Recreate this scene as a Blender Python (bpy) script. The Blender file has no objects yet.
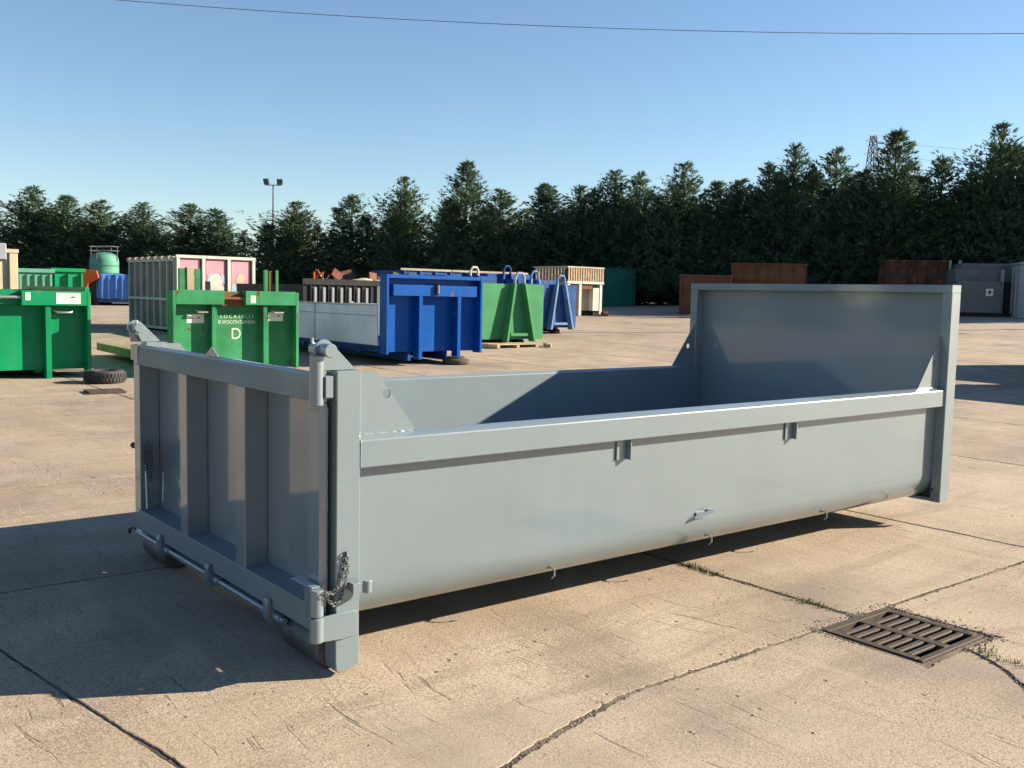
import bpy, bmesh, math, random
from mathutils import Vector, Matrix, noise
R = math.radians
random.seed(7)
scene = bpy.context.scene
col = scene.collection

# ------------------------------------------------------------------ camera
CAM = Vector((-2.0063, -3.6761, 1.6724)); YAW, PITCH, ROLL = 0.894, -0.0904, 0.022
fw = Vector((math.cos(PITCH)*math.cos(YAW), math.cos(PITCH)*math.sin(YAW), math.sin(PITCH)))
rt = fw.cross(Vector((0, 0, 1))).normalized(); up = rt.cross(fw)
r2 = math.cos(ROLL)*rt + math.sin(ROLL)*up; u2 = -math.sin(ROLL)*rt + math.cos(ROLL)*up
cam = bpy.data.objects.new('camera', bpy.data.cameras.new('camera')); col.objects.link(cam)
m = Matrix((r2, u2, -fw)).transposed().to_4x4(); m.translation = CAM
cam.matrix_world = m
cam.data.sensor_width = 36; cam.data.lens = 981.2*36/1024
cam.data.clip_start = 0.05; cam.data.clip_end = 3000
scene.camera = cam

# ------------------------------------------------------------------ light
SUN = Vector((1.0, -0.52, 0.455)).normalized()          # towards the sun
ELEV = math.asin(SUN.z); AZ = math.atan2(SUN.x, SUN.y)   # clockwise from +Y
world = bpy.data.worlds.new('World'); scene.world = world; world.use_nodes = True
nt = world.node_tree; nt.nodes.clear()
sky = nt.nodes.new('ShaderNodeTexSky'); sky.sky_type = 'NISHITA'; sky.sun_disc = False
sky.sun_elevation = ELEV; sky.sun_rotation = AZ; sky.altitude = 0
sky.air_density = 1.0; sky.dust_density = 0.0; sky.ozone_density = 3.0
bg = nt.nodes.new('ShaderNodeBackground'); bg.inputs[1].default_value = 0.055
wo = nt.nodes.new('ShaderNodeOutputWorld')
nt.links.new(sky.outputs[0], bg.inputs[0]); nt.links.new(bg.outputs[0], wo.inputs[0])
sun = bpy.data.objects.new('sun', bpy.data.lights.new('sun', 'SUN')); col.objects.link(sun)
sun.data.energy = 5.0; sun.data.angle = R(0.5); sun.data.color = (1.0, 0.86, 0.68)
sun.rotation_euler = (-SUN).to_track_quat('-Z', 'Y').to_euler(); sun.location = (20, -10, 12)
scene.view_settings.view_transform = 'Standard'; scene.view_settings.look = 'None'
scene.view_settings.exposure = 1.6; scene.view_settings.gamma = 1.0
scene.view_settings.use_curve_mapping = False
scene.render.engine = 'CYCLES'
scene.cycles.max_bounces = 6; scene.cycles.diffuse_bounces = 3; scene.cycles.glossy_bounces = 3; scene.cycles.transmission_bounces = 2

# ------------------------------------------------------------------ helpers
class MB:
    def __init__(s): s.v = []; s.f = []; s.mi = []
    def add(s, vs, fs, mi=0):
        o = len(s.v); s.v += [tuple(p) for p in vs]; s.f += [tuple(i+o for i in f) for f in fs]; s.mi += [mi]*len(fs); return s
    def box(s, x0, x1, y0, y1, z0, z1, mi=0):
        return s.add([(x0,y0,z0),(x1,y0,z0),(x1,y1,z0),(x0,y1,z0),(x0,y0,z1),(x1,y0,z1),(x1,y1,z1),(x0,y1,z1)],
                     [(0,3,2,1),(4,5,6,7),(0,1,5,4),(1,2,6,5),(2,3,7,6),(3,0,4,7)], mi)
    def prism(s, poly, ax, a, b, mi=0):
        # poly in the two other axes (cyclic order x,y,z), extruded along axis ax from a to b
        def P(p, t):
            return {'x': (t, p[0], p[1]), 'y': (p[0], t, p[1]), 'z': (p[0], p[1], t)}[ax]
        n = len(poly); vs = [P(p, a) for p in poly]+[P(p, b) for p in poly]
        fs = [tuple(range(n))[::-1], tuple(range(n, 2*n))]+[(i, (i+1) % n, (i+1) % n+n, i+n) for i in range(n)]
        return s.add(vs, fs, mi)
    def tube(s, pts, r, n=8, caps=True, closed=False, mi=0):
        pts = [Vector(p) for p in pts]; m = len(pts); vs = []; fs = []
        rr = r if isinstance(r, (list, tuple)) else [r]*m
        prev = None
        for i, p in enumerate(pts):
            if closed: t = pts[(i+1) % m]-pts[i-1]
            else: t = pts[min(i+1, m-1)]-pts[max(i-1, 0)]
            t.normalize()
            if prev is None:
                a = t.cross(Vector((0, 0, 1)))
                if a.length < 1e-3: a = t.cross(Vector((0, 1, 0)))
            else: a = prev-t*prev.dot(t)
            a.normalize(); prev = a; b = t.cross(a)
            for k in range(n):
                w = 2*math.pi*k/n; vs.append(p+(a*math.cos(w)+b*math.sin(w))*rr[i])
        seg = m if closed else m-1
        for i in range(seg):
            j = (i+1) % m
            for k in range(n):
                fs.append((i*n+k, i*n+(k+1) % n, j*n+(k+1) % n, j*n+k))
        if caps and not closed:
            fs.append(tuple(range(n))[::-1]); fs.append(tuple(range((m-1)*n, m*n)))
        return s.add(vs, fs, mi)
    def cyl(s, p0, p1, r, n=20, mi=0): return s.tube([p0, p1], r, n, True, False, mi)
    def lathe(s, prof, c, n=24, mi=0, ax='z'):
        vs = []; fs = []; m = len(prof)
        for r, h in prof:
            for k in range(n):
                w = 2*math.pi*k/n
                if ax == 'z': vs.append((c[0]+r*math.cos(w), c[1]+r*math.sin(w), c[2]+h))
                else: vs.append((c[0]+r*math.cos(w), c[1]+h, c[2]+r*math.sin(w)))
        for i in range(m-1):
            for k in range(n):
                fs.append((i*n+k, i*n+(k+1) % n, (i+1)*n+(k+1) % n, (i+1)*n+k))
        return s.add(vs, fs, mi)
    def build(s, name, mat, parent=None, bev=0.0, smooth=32, seg=1):
        me = bpy.data.meshes.new(name); me.from_pydata(s.v, [], s.f)
        for k in (mat if isinstance(mat, (list, tuple)) else [mat]): me.materials.append(k)
        if any(s.mi):
            for p, i in zip(me.polygons, s.mi): p.material_index = i
        bm = bmesh.new(); bm.from_mesh(me)
        bmesh.ops.recalc_face_normals(bm, faces=bm.faces)
        if bev > 0:
            es = [e for e in bm.edges if len(e.link_faces) == 2 and e.calc_face_angle(0) > R(25)]
            bmesh.ops.bevel(bm, geom=es, offset=bev, segments=seg, profile=0.6, affect='EDGES', clamp_overlap=True)
        bm.to_mesh(me); bm.free()
        if smooth:
            for p in me.polygons: p.use_smooth = True
            me.set_sharp_from_angle(angle=R(min(smooth, 24) if bev > 0 else smooth))
        o = bpy.data.objects.new(name, me); col.objects.link(o)
        if parent: o.parent = parent
        return o

def tag(o, label=None, cat=None, group=None, kind=None):
    if label: o['label'] = label
    if cat: o['category'] = cat
    if group: o['group'] = group
    if kind: o['kind'] = kind
    return o
def thing(name, label, cat, loc=(0, 0, 0), rz=0, group=None):
    o = bpy.data.objects.new(name, None); col.objects.link(o); o.empty_display_size = 0.2
    o.location = loc; o.rotation_euler = (0, 0, rz)
    return tag(o, label, cat, group)
def box(name, mat, parent, *d, bev=0.0): return MB().box(*d).build(name, mat, parent, bev)
def copy_tree(o, parent=None):
    c = o.copy(); col.objects.link(c); c.parent = parent
    for ch in list(o.children): copy_tree(ch, c)
    return c
def text(name, body, size, mat, parent, loc, rot, spacing=1.0, sx=1.0, extr=0.002, align='CENTER'):
    cu = bpy.data.curves.new(name, 'FONT'); cu.body = body; cu.size = size; cu.extrude = extr
    cu.align_x = align; cu.align_y = 'CENTER'; cu.space_character = spacing
    t = bpy.data.objects.new(name+'_tmp', cu); col.objects.link(t)
    dg = bpy.context.evaluated_depsgraph_get(); me = bpy.data.meshes.new_from_object(t.evaluated_get(dg))
    bpy.data.objects.remove(t); me.materials.clear(); me.materials.append(mat)
    o = bpy.data.objects.new(name, me); col.objects.link(o); o.parent = parent
    o.location = loc; o.rotation_euler = rot; o.scale = (sx, 1, 1)
    return o

# ------------------------------------------------------------------ materials
class NB:
    """small node-building helper"""
    def __init__(s, name):
        s.m = bpy.data.materials.new(name); s.m.use_nodes = True; s.t = s.m.node_tree; s.n = s.t.nodes
        s.p = s.n['Principled BSDF']; s.out = s.n['Material Output']; s._pos = None
    def link(s, a, b): s.t.links.new(a, b)
    def _in(s, node, i, v):
        if hasattr(v, 'links') or isinstance(v, bpy.types.NodeSocket): s.link(v, node.inputs[i])
        elif v is not None: node.inputs[i].default_value = v
    def pos(s, world=True):
        if world:
            return s.n.new('ShaderNodeNewGeometry').outputs['Position']
        return s.n.new('ShaderNodeTexCoord').outputs['Object']
    def map(s, v, scale=(1, 1, 1), rot=(0, 0, 0), loc=(0, 0, 0)):
        n = s.n.new('ShaderNodeMapping'); s.link(v, n.inputs[0]); n.inputs[1].default_value = loc
        n.inputs[2].default_value = rot; n.inputs[3].default_value = scale; return n.outputs[0]
    def noise(s, v, scale, detail=4, rough=0.55, dist=0.0):
        n = s.n.new('ShaderNodeTexNoise'); s._in(n, 'Vector', v); n.inputs['Scale'].default_value = scale
        n.inputs['Detail'].default_value = detail; n.inputs['Roughness'].default_value = rough
        n.inputs['Distortion'].default_value = dist; return n.outputs[0]
    def noisec(s, v, scale, detail=2):
        n = s.n.new('ShaderNodeTexNoise'); s._in(n, 'Vector', v); n.inputs['Scale'].default_value = scale
        n.inputs['Detail'].default_value = detail; return n.outputs[1]
    def vor(s, v, scale, feature='F1', rnd=1.0):
        n = s.n.new('ShaderNodeTexVoronoi'); s._in(n, 'Vector', v); n.feature = feature
        n.inputs['Scale'].default_value = scale; n.inputs['Randomness'].default_value = rnd; return n
    def ramp(s, f, *stops):
        n = s.n.new('ShaderNodeValToRGB'); s.link(f, n.inputs[0]); e = n.color_ramp.elements
        while len(e) < len(stops): e.new(0.5)
        for el, (p, c) in zip(e, stops):
            el.position = p; el.color = (c, c, c, 1) if isinstance(c, (int, float)) else (*c, 1)
        return n.outputs[0]
    def math(s, op, a, b=None, c=None):
        n = s.n.new('ShaderNodeMath'); n.operation = op
        s._in(n, 0, a); s._in(n, 1, b); s._in(n, 2, c); return n.outputs[0]
    def vadd(s, a, b, k=1.0):
        n = s.n.new('ShaderNodeVectorMath'); n.operation = 'MULTIPLY_ADD'
        s.link(b, n.inputs[0]); n.inputs[1].default_value = (k, k, k); s.link(a, n.inputs[2]); return n.outputs[0]
    def mix(s, f, a, b, blend='MIX'):
        n = s.n.new('ShaderNodeMix'); n.data_type = 'RGBA'; n.blend_type = blend
        for i, v in ((0, f), (6, a), (7, b)):
            if isinstance(v, bpy.types.NodeSocket): s.link(v, n.inputs[i])
            elif isinstance(v, (int, float)): n.inputs[i].default_value = v if i == 0 else (v, v, v, 1)
            else: n.inputs[i].default_value = (*v, 1)
        return n.outputs[2]
    def set(s, k, v): s._in(s.p, k, (*v, 1) if isinstance(v, tuple) and len(v) == 3 else v); return s
    def bump(s, h, strength, dist, chain=None):
        n = s.n.new('ShaderNodeBump'); n.inputs['Strength'].default_value = strength
        n.inputs['Distance'].default_value = dist; s.link(h, n.inputs['Height'])
        if chain: s.link(chain, n.inputs['Normal'])
        return n.outputs[0]
    def rand(s): return s.n.new('ShaderNodeObjectInfo').outputs['Random']

def plain(name, c, rough=0.6, metal=0.0, var=0.25, scale=6.0):
    b = NB(name); p = b.pos(False)
    n = b.noise(p, scale, 6)
    b.set('Base Color', b.mix(b.ramp(n, (.3, 0), (.7, 1)), tuple(x*(1-var) for x in c), tuple(min(1, x*(1+var)) for x in c)))
    b.set('Roughness', rough); b.set('Metallic', metal)
    b.set('Normal', b.bump(b.noise(p, 40, 4), 0.15, 0.004))
    return b.m

def paint(name, c, rough=0.35, coat=0.5, coatr=0.08, rust=0.0, dirt=0.25, fade=0.12, waves=0.0, cior=1.5, spec=.12, rustcol=(.12, .045, .018), dust=(.33, .27, .2)):
    c = tuple(x*.8 for x in c); dust = tuple(x*.8 for x in dust)
    b = NB(name); p = b.pos(False); w = b.pos(True)
    big = b.noise(p, 1.3, 5, .6); fine = b.noise(p, 14, 6, .65)
    cc = b.mix(b.ramp(big, (.35, 0), (.7, 1)), tuple(x*(1-fade) for x in c), tuple(min(1, x*(1+fade)+.01*fade) for x in c))
    # vertical run streaks of dust
    st = b.noise(b.map(p, (9, 9, .7)), 1.6, 5, .6)
    d = b.math('MULTIPLY', b.ramp(st, (.45, 0), (.8, 1)), dirt)
    d2 = b.math('MULTIPLY', b.ramp(fine, (.5, 0), (.85, 1)), dirt*.7)
    cc = b.mix(b.math('ADD', d, d2), cc, dust)
    ro = b.math('ADD', b.math('MULTIPLY', b.math('ADD', d, d2), .6), rough)
    if rust > 0:
        rn = b.noise(p, 3.2, 9, .68, .4)
        rm = b.ramp(rn, (.68-.22*rust, 0), (.72-.2*rust, 1))
        rc = b.mix(b.noise(p, 22, 5), rustcol, tuple(x*2.2 for x in rustcol))
        cc = b.mix(rm, cc, rc); ro = b.math('ADD', ro, b.math('MULTIPLY', rm, .45))
        b.set('Coat Weight', b.math('MULTIPLY', b.math('SUBTRACT', 1.0, rm), coat))
    else: b.set('Coat Weight', coat)
    b.set('Specular IOR Level', spec)
    b.set('Base Color', cc); b.set('Roughness', b.math('MINIMUM', ro, .95)); b.set('Coat Roughness', coatr); b.set('Coat IOR', cior)
    nrm = b.bump(b.noise(p, 160, 3), 0.05, 0.001)
    if waves > 0: nrm = b.bump(b.noise(p, 2.2, 3, .45), waves, 0.01, nrm)
    b.set('Normal', nrm)
    if coat > 0:
        cn = b.bump(b.noise(p, 2.0, 2, .4), max(waves, .02), 0.008)
        b.set('Coat Normal', cn)
    return b.m

def concrete():
    b = NB('concrete'); p = b.pos(True)
    warp = b.noisec(p, 0.9, 3)
    pw_ = b.vadd(p, warp, 0.35)
    big = b.noise(p, 0.23, 5, .6)
    mid = b.noise(pw_, 1.1, 7, .62)
    fine = b.noise(p, 42, 6, .75)
    c = b.mix(b.ramp(big, (.36, 0), (.64, 1)), (.275, .212, .146), (.380, .302, .212))
    c = b.mix(b.math('MULTIPLY', b.ramp(mid, (.47, 0), (.66, 1)), .62), c, (.205, .165, .124))
    c = b.mix(b.math('MULTIPLY', b.ramp(b.noise(pw_, 1.7, 6, .6), (.50, 0), (.66, 1)), .6), c, (.42, .345, .255))
    # per-slab tone
    rv = b.math('MULTIPLY_ADD', b.rand(), .24, .91)
    hs = b.n.new('ShaderNodeHueSaturation'); b.link(c, hs.inputs['Color']); b.link(rv, hs.inputs['Value']); hs.inputs['Saturation'].default_value = .9; c = hs.outputs[0]
    # aggregate: pebbly speckle
    ag = b.vor(p, 120); agr = b.n.new('ShaderNodeSeparateColor'); b.link(ag.outputs['Color'], agr.inputs[0])
    spk = b.math('MULTIPLY', b.ramp(agr.outputs[0], (.0, 0), (.72, 0), (.75, 1)), b.ramp(b.noise(p, 1.7, 4), (.42, 0), (.65, .75)))
    c = b.mix(spk, c, (.45, .39, .31))
    spk2 = b.math('MULTIPLY', b.ramp(agr.outputs[1], (.0, 0), (.84, 0), (.86, 1)), b.ramp(b.noise(p, 2.1, 4), (.4, .1), (.65, .7)))
    c = b.mix(spk2, c, (.15, .12, .095))
    c = b.mix(b.math('MULTIPLY', b.ramp(fine, (.38, 1), (.52, 0)), .55), c, (.165, .13, .095))
    # scraped streaks running along y, and short gouges
    s1 = b.noise(b.map(pw_, (7, .45, 1)), 2.2, 7, .7)
    c = b.mix(b.math('MULTIPLY', b.ramp(s1, (.56, 0), (.68, 1)), .38), c, (.17, .13, .095))
    s2 = b.noise(b.map(pw_, (16, 1.2, 1), (0, 0, .12)), 1.6, 5, .6)
    gm = b.math('MULTIPLY', b.ramp(s2, (.63, 0), (.68, 1)), b.ramp(b.noise(p, .6, 3), (.38, 0), (.55, 1)))
    c = b.mix(b.math('MULTIPLY', gm, .6), c, (.11, .085, .062))
    s3 = b.noise(b.map(pw_, (1.0, 11, 1), (0, 0, .3)), 1.5, 5, .6)
    gm3 = b.math('MULTIPLY', b.ramp(s3, (.68, 0), (.71, 1)), b.ramp(b.noise(p, .8, 3), (.5, 0), (.62, 1)))
    c = b.mix(b.math('MULTIPLY', gm3, .7), c, (.09, .068, .05))
    # crumbled fine relief: dark pores and pale grains a few millimetres across
    po = b.noise(p, 95, 3, .6)
    c = b.mix(b.math('MULTIPLY', b.ramp(po, (.38, 1), (.48, 0)), b.ramp(b.noise(p, 1.3, 4), (.35, .25), (.65, .8))), c, (.12, .092, .066))
    c = b.mix(b.math('MULTIPLY', b.ramp(po, (.55, 0), (.66, 1)), .45), c, (.52, .43, .33))
    # long scuffs and drag marks from moving the bins
    lg = b.noise(b.map(pw_, (.35, 5, 1), (0, 0, .25)), 1.1, 6, .62)
    c = b.mix(b.math('MULTIPLY', b.ramp(lg, (.54, 0), (.66, 1)), .42), c, (.185, .145, .108))
    lg2 = b.noise(b.map(pw_, (4.2, .3, 1), (0, 0, -.1)), 1.0, 6, .62)
    c = b.mix(b.math('MULTIPLY', b.ramp(lg2, (.56, 0), (.70, 1)), .35), c, (.43, .35, .262))
    # pits
    pit = b.vor(p, 11); pm = b.math('MULTIPLY', b.ramp(pit.outputs['Distance'], (.0, 1), (.10, .9), (.16, 0)), b.ramp(b.noise(p, 3.0, 3), (.56, 0), (.62, 1)))
    c = b.mix(b.math('MULTIPLY', pm, .75), c, (.07, .055, .04))
    # dark oil and water marks
    st = b.noise(pw_, .5, 7, .6); c = b.mix(b.math('MULTIPLY', b.ramp(st, (.55, 0), (.68, 1)), .5), c, (.165, .138, .112))
    st2 = b.noise(pw_, .21, 6, .6); c = b.mix(b.math('MULTIPLY', b.ramp(st2, (.52, 0), (.64, 1)), .4), c, (.36, .30, .235))
    b.set('Base Color', c); b.set('Roughness', .93); b.set('Specular IOR Level', .25)
    n1 = b.bump(b.math('ADD', fine, b.math('MULTIPLY', ag.outputs['Distance'], .5)), .35, .004)
    n2 = b.bump(b.math('SUBTRACT', b.math('SUBTRACT', mid, b.math('MULTIPLY', pm, .8)), gm), .5, .012, n1)
    b.set('Normal', n2)
    return b.m

def soil():
    b = NB('soil'); p = b.pos(True)
    c = b.ramp(b.noise(p, 45, 6, .7), (.3, (.025, .019, .014)), (.55, (.065, .05, .037)), (.75, (.15, .12, .09)))
    c = b.mix(b.ramp(b.noise(p, 1.3, 5, .65), (.46, 0), (.62, .85)), c, (.24, .188, .135))
    b.set('Base Color', c); b.set('Roughness', 1.0); b.set('Normal', b.bump(b.noise(p, 70, 5, .7), .7, .008)); return b.m

def leafmat(name, dark, light, tip):
    b = NB(name); g = b.n.new('ShaderNodeNewGeometry')
    r = g.outputs['Random Per Island']
    big = b.noise(b.pos(False), .55, 3)
    c = b.mix(r, dark, light)
    c = b.mix(b.math('MULTIPLY', b.ramp(big, (.5, 0), (.72, 1)), .6), c, tip)
    b.set('Base Color', c); b.set('Roughness', .62); b.set('Specular IOR Level', .3)
    tr = b.n.new('ShaderNodeBsdfTranslucent'); b.link(c, tr.inputs[0])
    mx = b.n.new('ShaderNodeMixShader'); mx.inputs[0].default_value = .28
    b.link(b.p.outputs[0], mx.inputs[1]); b.link(tr.outputs[0], mx.inputs[2]); b.link(mx.outputs[0], b.out.inputs[0])
    return b.m

def stones_mat():
    b = NB('stone_chips'); r = b.n.new('ShaderNodeNewGeometry').outputs['Random Per Island']
    b.set('Base Color', b.ramp(r, (.0, (.09, .072, .055)), (.4, (.19, .15, .115)), (.8, (.24, .195, .15)), (1, (.32, .27, .215))))
    b.set('Roughness', .95); return b.m

M = {}
M['concrete'] = concrete(); M['soil'] = soil(); M['stones'] = stones_mat()
M['grey'] = paint('grey_blue_paint', (.180, .238, .264), rough=.36, coat=1.0, coatr=.05, cior=1.65, spec=.5, dirt=.05, fade=.04, waves=.02, dust=(.30, .28, .25))
M['greyflat'] = paint('grey_blue_paint_sheet', (.180, .238, .264), rough=.36, coat=1.0, coatr=.06, cior=1.65, spec=.5, dirt=.07, fade=.05, waves=.05, dust=(.30, .28, .25))
M['blocks'] = plain('dark_block', (.06, .045, .035), .9)
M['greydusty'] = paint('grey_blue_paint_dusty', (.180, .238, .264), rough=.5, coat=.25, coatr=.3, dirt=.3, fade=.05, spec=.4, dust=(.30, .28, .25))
M['steel'] = plain('dark_steel', (.09, .085, .085), .45, .8, .35, 12)
M['chain'] = plain('chain_steel', (.10, .105, .11), .55, .5, .3, 30)
M['galv'] = plain('zinc_steel', (.42, .42, .40), .38, .85, .2, 30)
M['roller'] = plain('worn_roller_steel', (.10, .095, .095), .5, .5, .4, 9)
M['iron'] = paint('rusted_cast_iron', (.078, .062, .052), rough=.65, coat=0, rust=.3, dirt=.14, rustcol=(.075, .048, .034))
M['pit'] = plain('drain_pit_shade', (.012, .011, .01), .9)  # near-black, the shade down the drain put into the colour
M['green'] = paint('bright_green_paint', (.003, .24, .095), rough=.42, coat=.12, coatr=.06, rust=.14, dirt=.10, dust=(.12, .14, .10))
M['green_old'] = paint('worn_green_paint', (.030, .25, .10), rough=.55, coat=.12, coatr=.06, rust=.30, dirt=.2, fade=.3, rustcol=(.07, .032, .016), dust=(.16, .19, .13))
M['green_mid'] = paint('mid_green_paint', (.045, .24, .095), rough=.5, coat=.12, coatr=.06, rust=.12, dirt=.14, dust=(.14, .18, .12))
M['blue'] = paint('strong_blue_paint', (.000, .080, .36), rough=.4, coat=.12, coatr=.06, rust=.16, dirt=.12, dust=(.07, .09, .15))
M['blue_old'] = paint('worn_blue_paint', (.012, .07, .25), rough=.5, coat=.12, coatr=.06, rust=.25, dirt=.10, fade=.25)
M['lightblue'] = paint('pale_blue_paint', (.13, .25, .45), rough=.5, coat=.12, coatr=.06, rust=.15, dirt=.2)
M['tarp'] = plain('blue_tarpaulin', (.05, .15, .42), .45, 0, .25, 3)
M['teal'] = paint('teal_paint', (.02, .19, .15), rough=.5, coat=.15, coatr=.2, rust=.1, dirt=.2)
M['tealpale'] = paint('pale_teal_paint', (.09, .30, .22), rough=.5, coat=.1, rust=.05, dirt=.2)
M['alu'] = paint('grey_dropside', (.86, .87, .88), rough=.6, coat=.0, rust=.0, dirt=.06)
M['white'] = paint('off_white_paint', (.62, .59, .53), rough=.55, coat=.1, rust=.08, dirt=.25)
M['cream'] = paint('cream_paint', (.56, .47, .34), rough=.55, coat=.1, rust=.08, dirt=.25)
M['beige'] = paint('beige_worn_paint', (.42, .36, .26), rough=.6, coat=.05, rust=.3, dirt=.3, fade=.2)
M['pink'] = paint('pink_print', (.68, .30, .36), rough=.5, coat=.2, dirt=.12)
M['pinkdull'] = paint('faded_pink_sheet', (.28, .19, .18), rough=.7, coat=0, dirt=.5, fade=.3, rust=.1)
M['magenta'] = plain('magenta_print', (.55, .06, .18), .5)
M['skyprint'] = plain('pale_blue_print', (.24, .38, .5), .5)
M['orange'] = paint('orange_paint', (.62, .11, .02), rough=.45, coat=.2, rust=.15, dirt=.15)
M['rust'] = paint('rust_brown', (.21, .088, .04), rough=.75, coat=0, rust=.6, dirt=.2, fade=.3, rustcol=(.13, .045, .018))
M['rustred'] = paint('rust_red', (.18, .066, .046), rough=.7, coat=0, rust=.4, dirt=.25, fade=.25)
M['rustdark'] = paint('rust_dark', (.085, .038, .024), rough=.75, coat=0, rust=.6, dirt=.2, fade=.3)
M['greybin'] = paint('slate_grey_paint', (.12, .145, .16), rough=.5, coat=.15, rust=.1, dirt=.2)
M['greypale'] = paint('pale_grey_paint', (.3, .33, .37), rough=.5, coat=.15, rust=.05, dirt=.2)
M['dark'] = paint('near_black_paint', (.026, .028, .032), rough=.6, coat=.05, rust=.15, dirt=.04)
M['wood'] = plain('weathered_wood', (.33, .25, .16), .9, 0, .35, 5)
M['deck'] = plain('mossy_deck', (.20, .19, .10), .9, 0, .35, 3)
M['rubber'] = plain('tyre_rubber', (.028, .027, .026), .8, 0, .4, 8)
M['bark'] = plain('bark', (.07, .05, .035), .95, 0, .4, 5)
M['sticker'] = plain('sticker_white', (.62, .60, .50), .5, 0, .1, 3)
M['ink'] = plain('ink_dark', (.05, .05, .045), .6)
M['letter'] = plain('letter_white', (.50, .56, .47), .6, 0, .4, 26)
M['cable'] = plain('cable_black', (.03, .03, .035), .6)
M['lattice'] = plain('tower_steel', (.06, .07, .085), .7, .0)
M['leaf'] = leafmat('cypress_leaf', (.038, .070, .036), (.095, .148, .074), (.15, .195, .08))
M['leaf2'] = leafmat('cypress_leaf_blue', (.032, .066, .040), (.078, .132, .078), (.11, .165, .082))
M['leaf3'] = leafmat('brown_leaf', (.03, .028, .014), (.085, .07, .034), (.12, .10, .045))
M['weed'] = leafmat('weed_leaf', (.045, .058, .02), (.10, .115, .042), (.15, .14, .06))

# ------------------------------------------------------------------ ground
FH = (math.cos(YAW), math.sin(YAW)); RH = (math.sin(YAW), -math.cos(YAW))
def softp(t, w):
    t = max(-30, min(30, t/w)) if abs(t/w) < 30 else t/w
    return w*math.log1p(math.exp(t)) if t < 30 else w*t
def dq(x, y):
    dx, dy = x-CAM.x, y-CAM.y
    return dx*FH[0]+dy*FH[1], dx*RH[0]+dy*RH[1]
def zg(x, y):
    """gentle rise of the yard towards its far hedge"""
    D, q = dq(x, y)
    Dc = D-softp(D-78, 4)
    a = .02*softp(Dc-16, 2.5); s = max(0, min(1, (D-16)/34))
    return a+.028*min(softp(q-4, 1.5), 26)*s

XS = [-15.1, -11.5, -8.0, -4.45, -.9, 2.65, 5.0, 8.6, 12.1, 15.7, 19.2, 22.8, 26.3, 29.9, 33.4, 37.0]
YS = [-12.8, -9.8, -6.8, -3.86, -.86, 2.1, 5.1, 8.1, 11.1, 14.1, 17.1, 20.1, 23.1, 26.1, 29.1, 32.1]
DR = (2.31, 2.93, -1.42, -.865)      # drain opening
cells = []
for i in range(len(XS)-1):
    for j in range(len(YS)-1):
        cx, cy = (XS[i]+XS[i+1])/2, (YS[j]+YS[j+1])/2; D, q = dq(cx, cy)
        if D < 37 and abs(q) < max(11, .62*abs(D)+5) and D > -9: cells.append((i, j))
cellset = set(cells)
def in_cells(x, y, mrg=0.0):
    for i, j in cells:
        if XS[i]-mrg < x < XS[i+1]+mrg and YS[j]-mrg < y < YS[j+1]+mrg: return True
    return False

def nz(x, y, s, o=0.0): return noise.noise(Vector((x*s+o, y*s-o, 3.7+o)))
def build_ground():
    def lines(lo, hi, step, extra, far):
        L = [lo+step*k for k in range(int((hi-lo)/step)+1)]
        L = [v for v in L if all(abs(v-e) > .25 for e in extra)]+list(extra)
        return sorted(L+far)
    gx = lines(-26, 74, 1.0, DR[:2], [-900, -300, -120, -60, -40, 90, 110, 140, 200, 320, 600, 1200])
    gy = lines(-26, 104, 1.0, DR[2:], [-900, -300, -120, -60, -40, 120, 150, 200, 320, 600, 1200])
    vs = []; sink = []
    for y in gy:
        for x in gx:
            s = in_cells(x, y, -.02) and all(in_cells(x+a, y+b, .01) for a, b in ((-1, 0), (1, 0), (0, 1), (0, -1)))
            sink.append(s); vs.append((x, y, zg(x, y)-(.006 if s else .004)))
    fs = []; mi = []; n = len(gx)
    for j in range(len(gy)-1):
        for i in range(n-1):
            cx, cy = (gx[i]+gx[i+1])/2, (gy[j]+gy[j+1])/2
            if DR[0] < cx < DR[1] and DR[2] < cy < DR[3]: continue
            f = (j*n+i, j*n+i+1, (j+1)*n+i+1, (j+1)*n+i); fs.append(f)
            mi.append(1 if any(sink[k] for k in f) else 0)
    me = bpy.data.meshes.new('ground'); me.from_pydata(vs, [], fs)
    me.materials.append(M['concrete']); me.materials.append(M['soil'])
    for p, k in zip(me.polygons, mi): p.material_index = k; p.use_smooth = True
    o = bpy.data.objects.new('ground', me); col.objects.link(o); tag(o, kind='structure'); return o
ground = build_ground()

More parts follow.
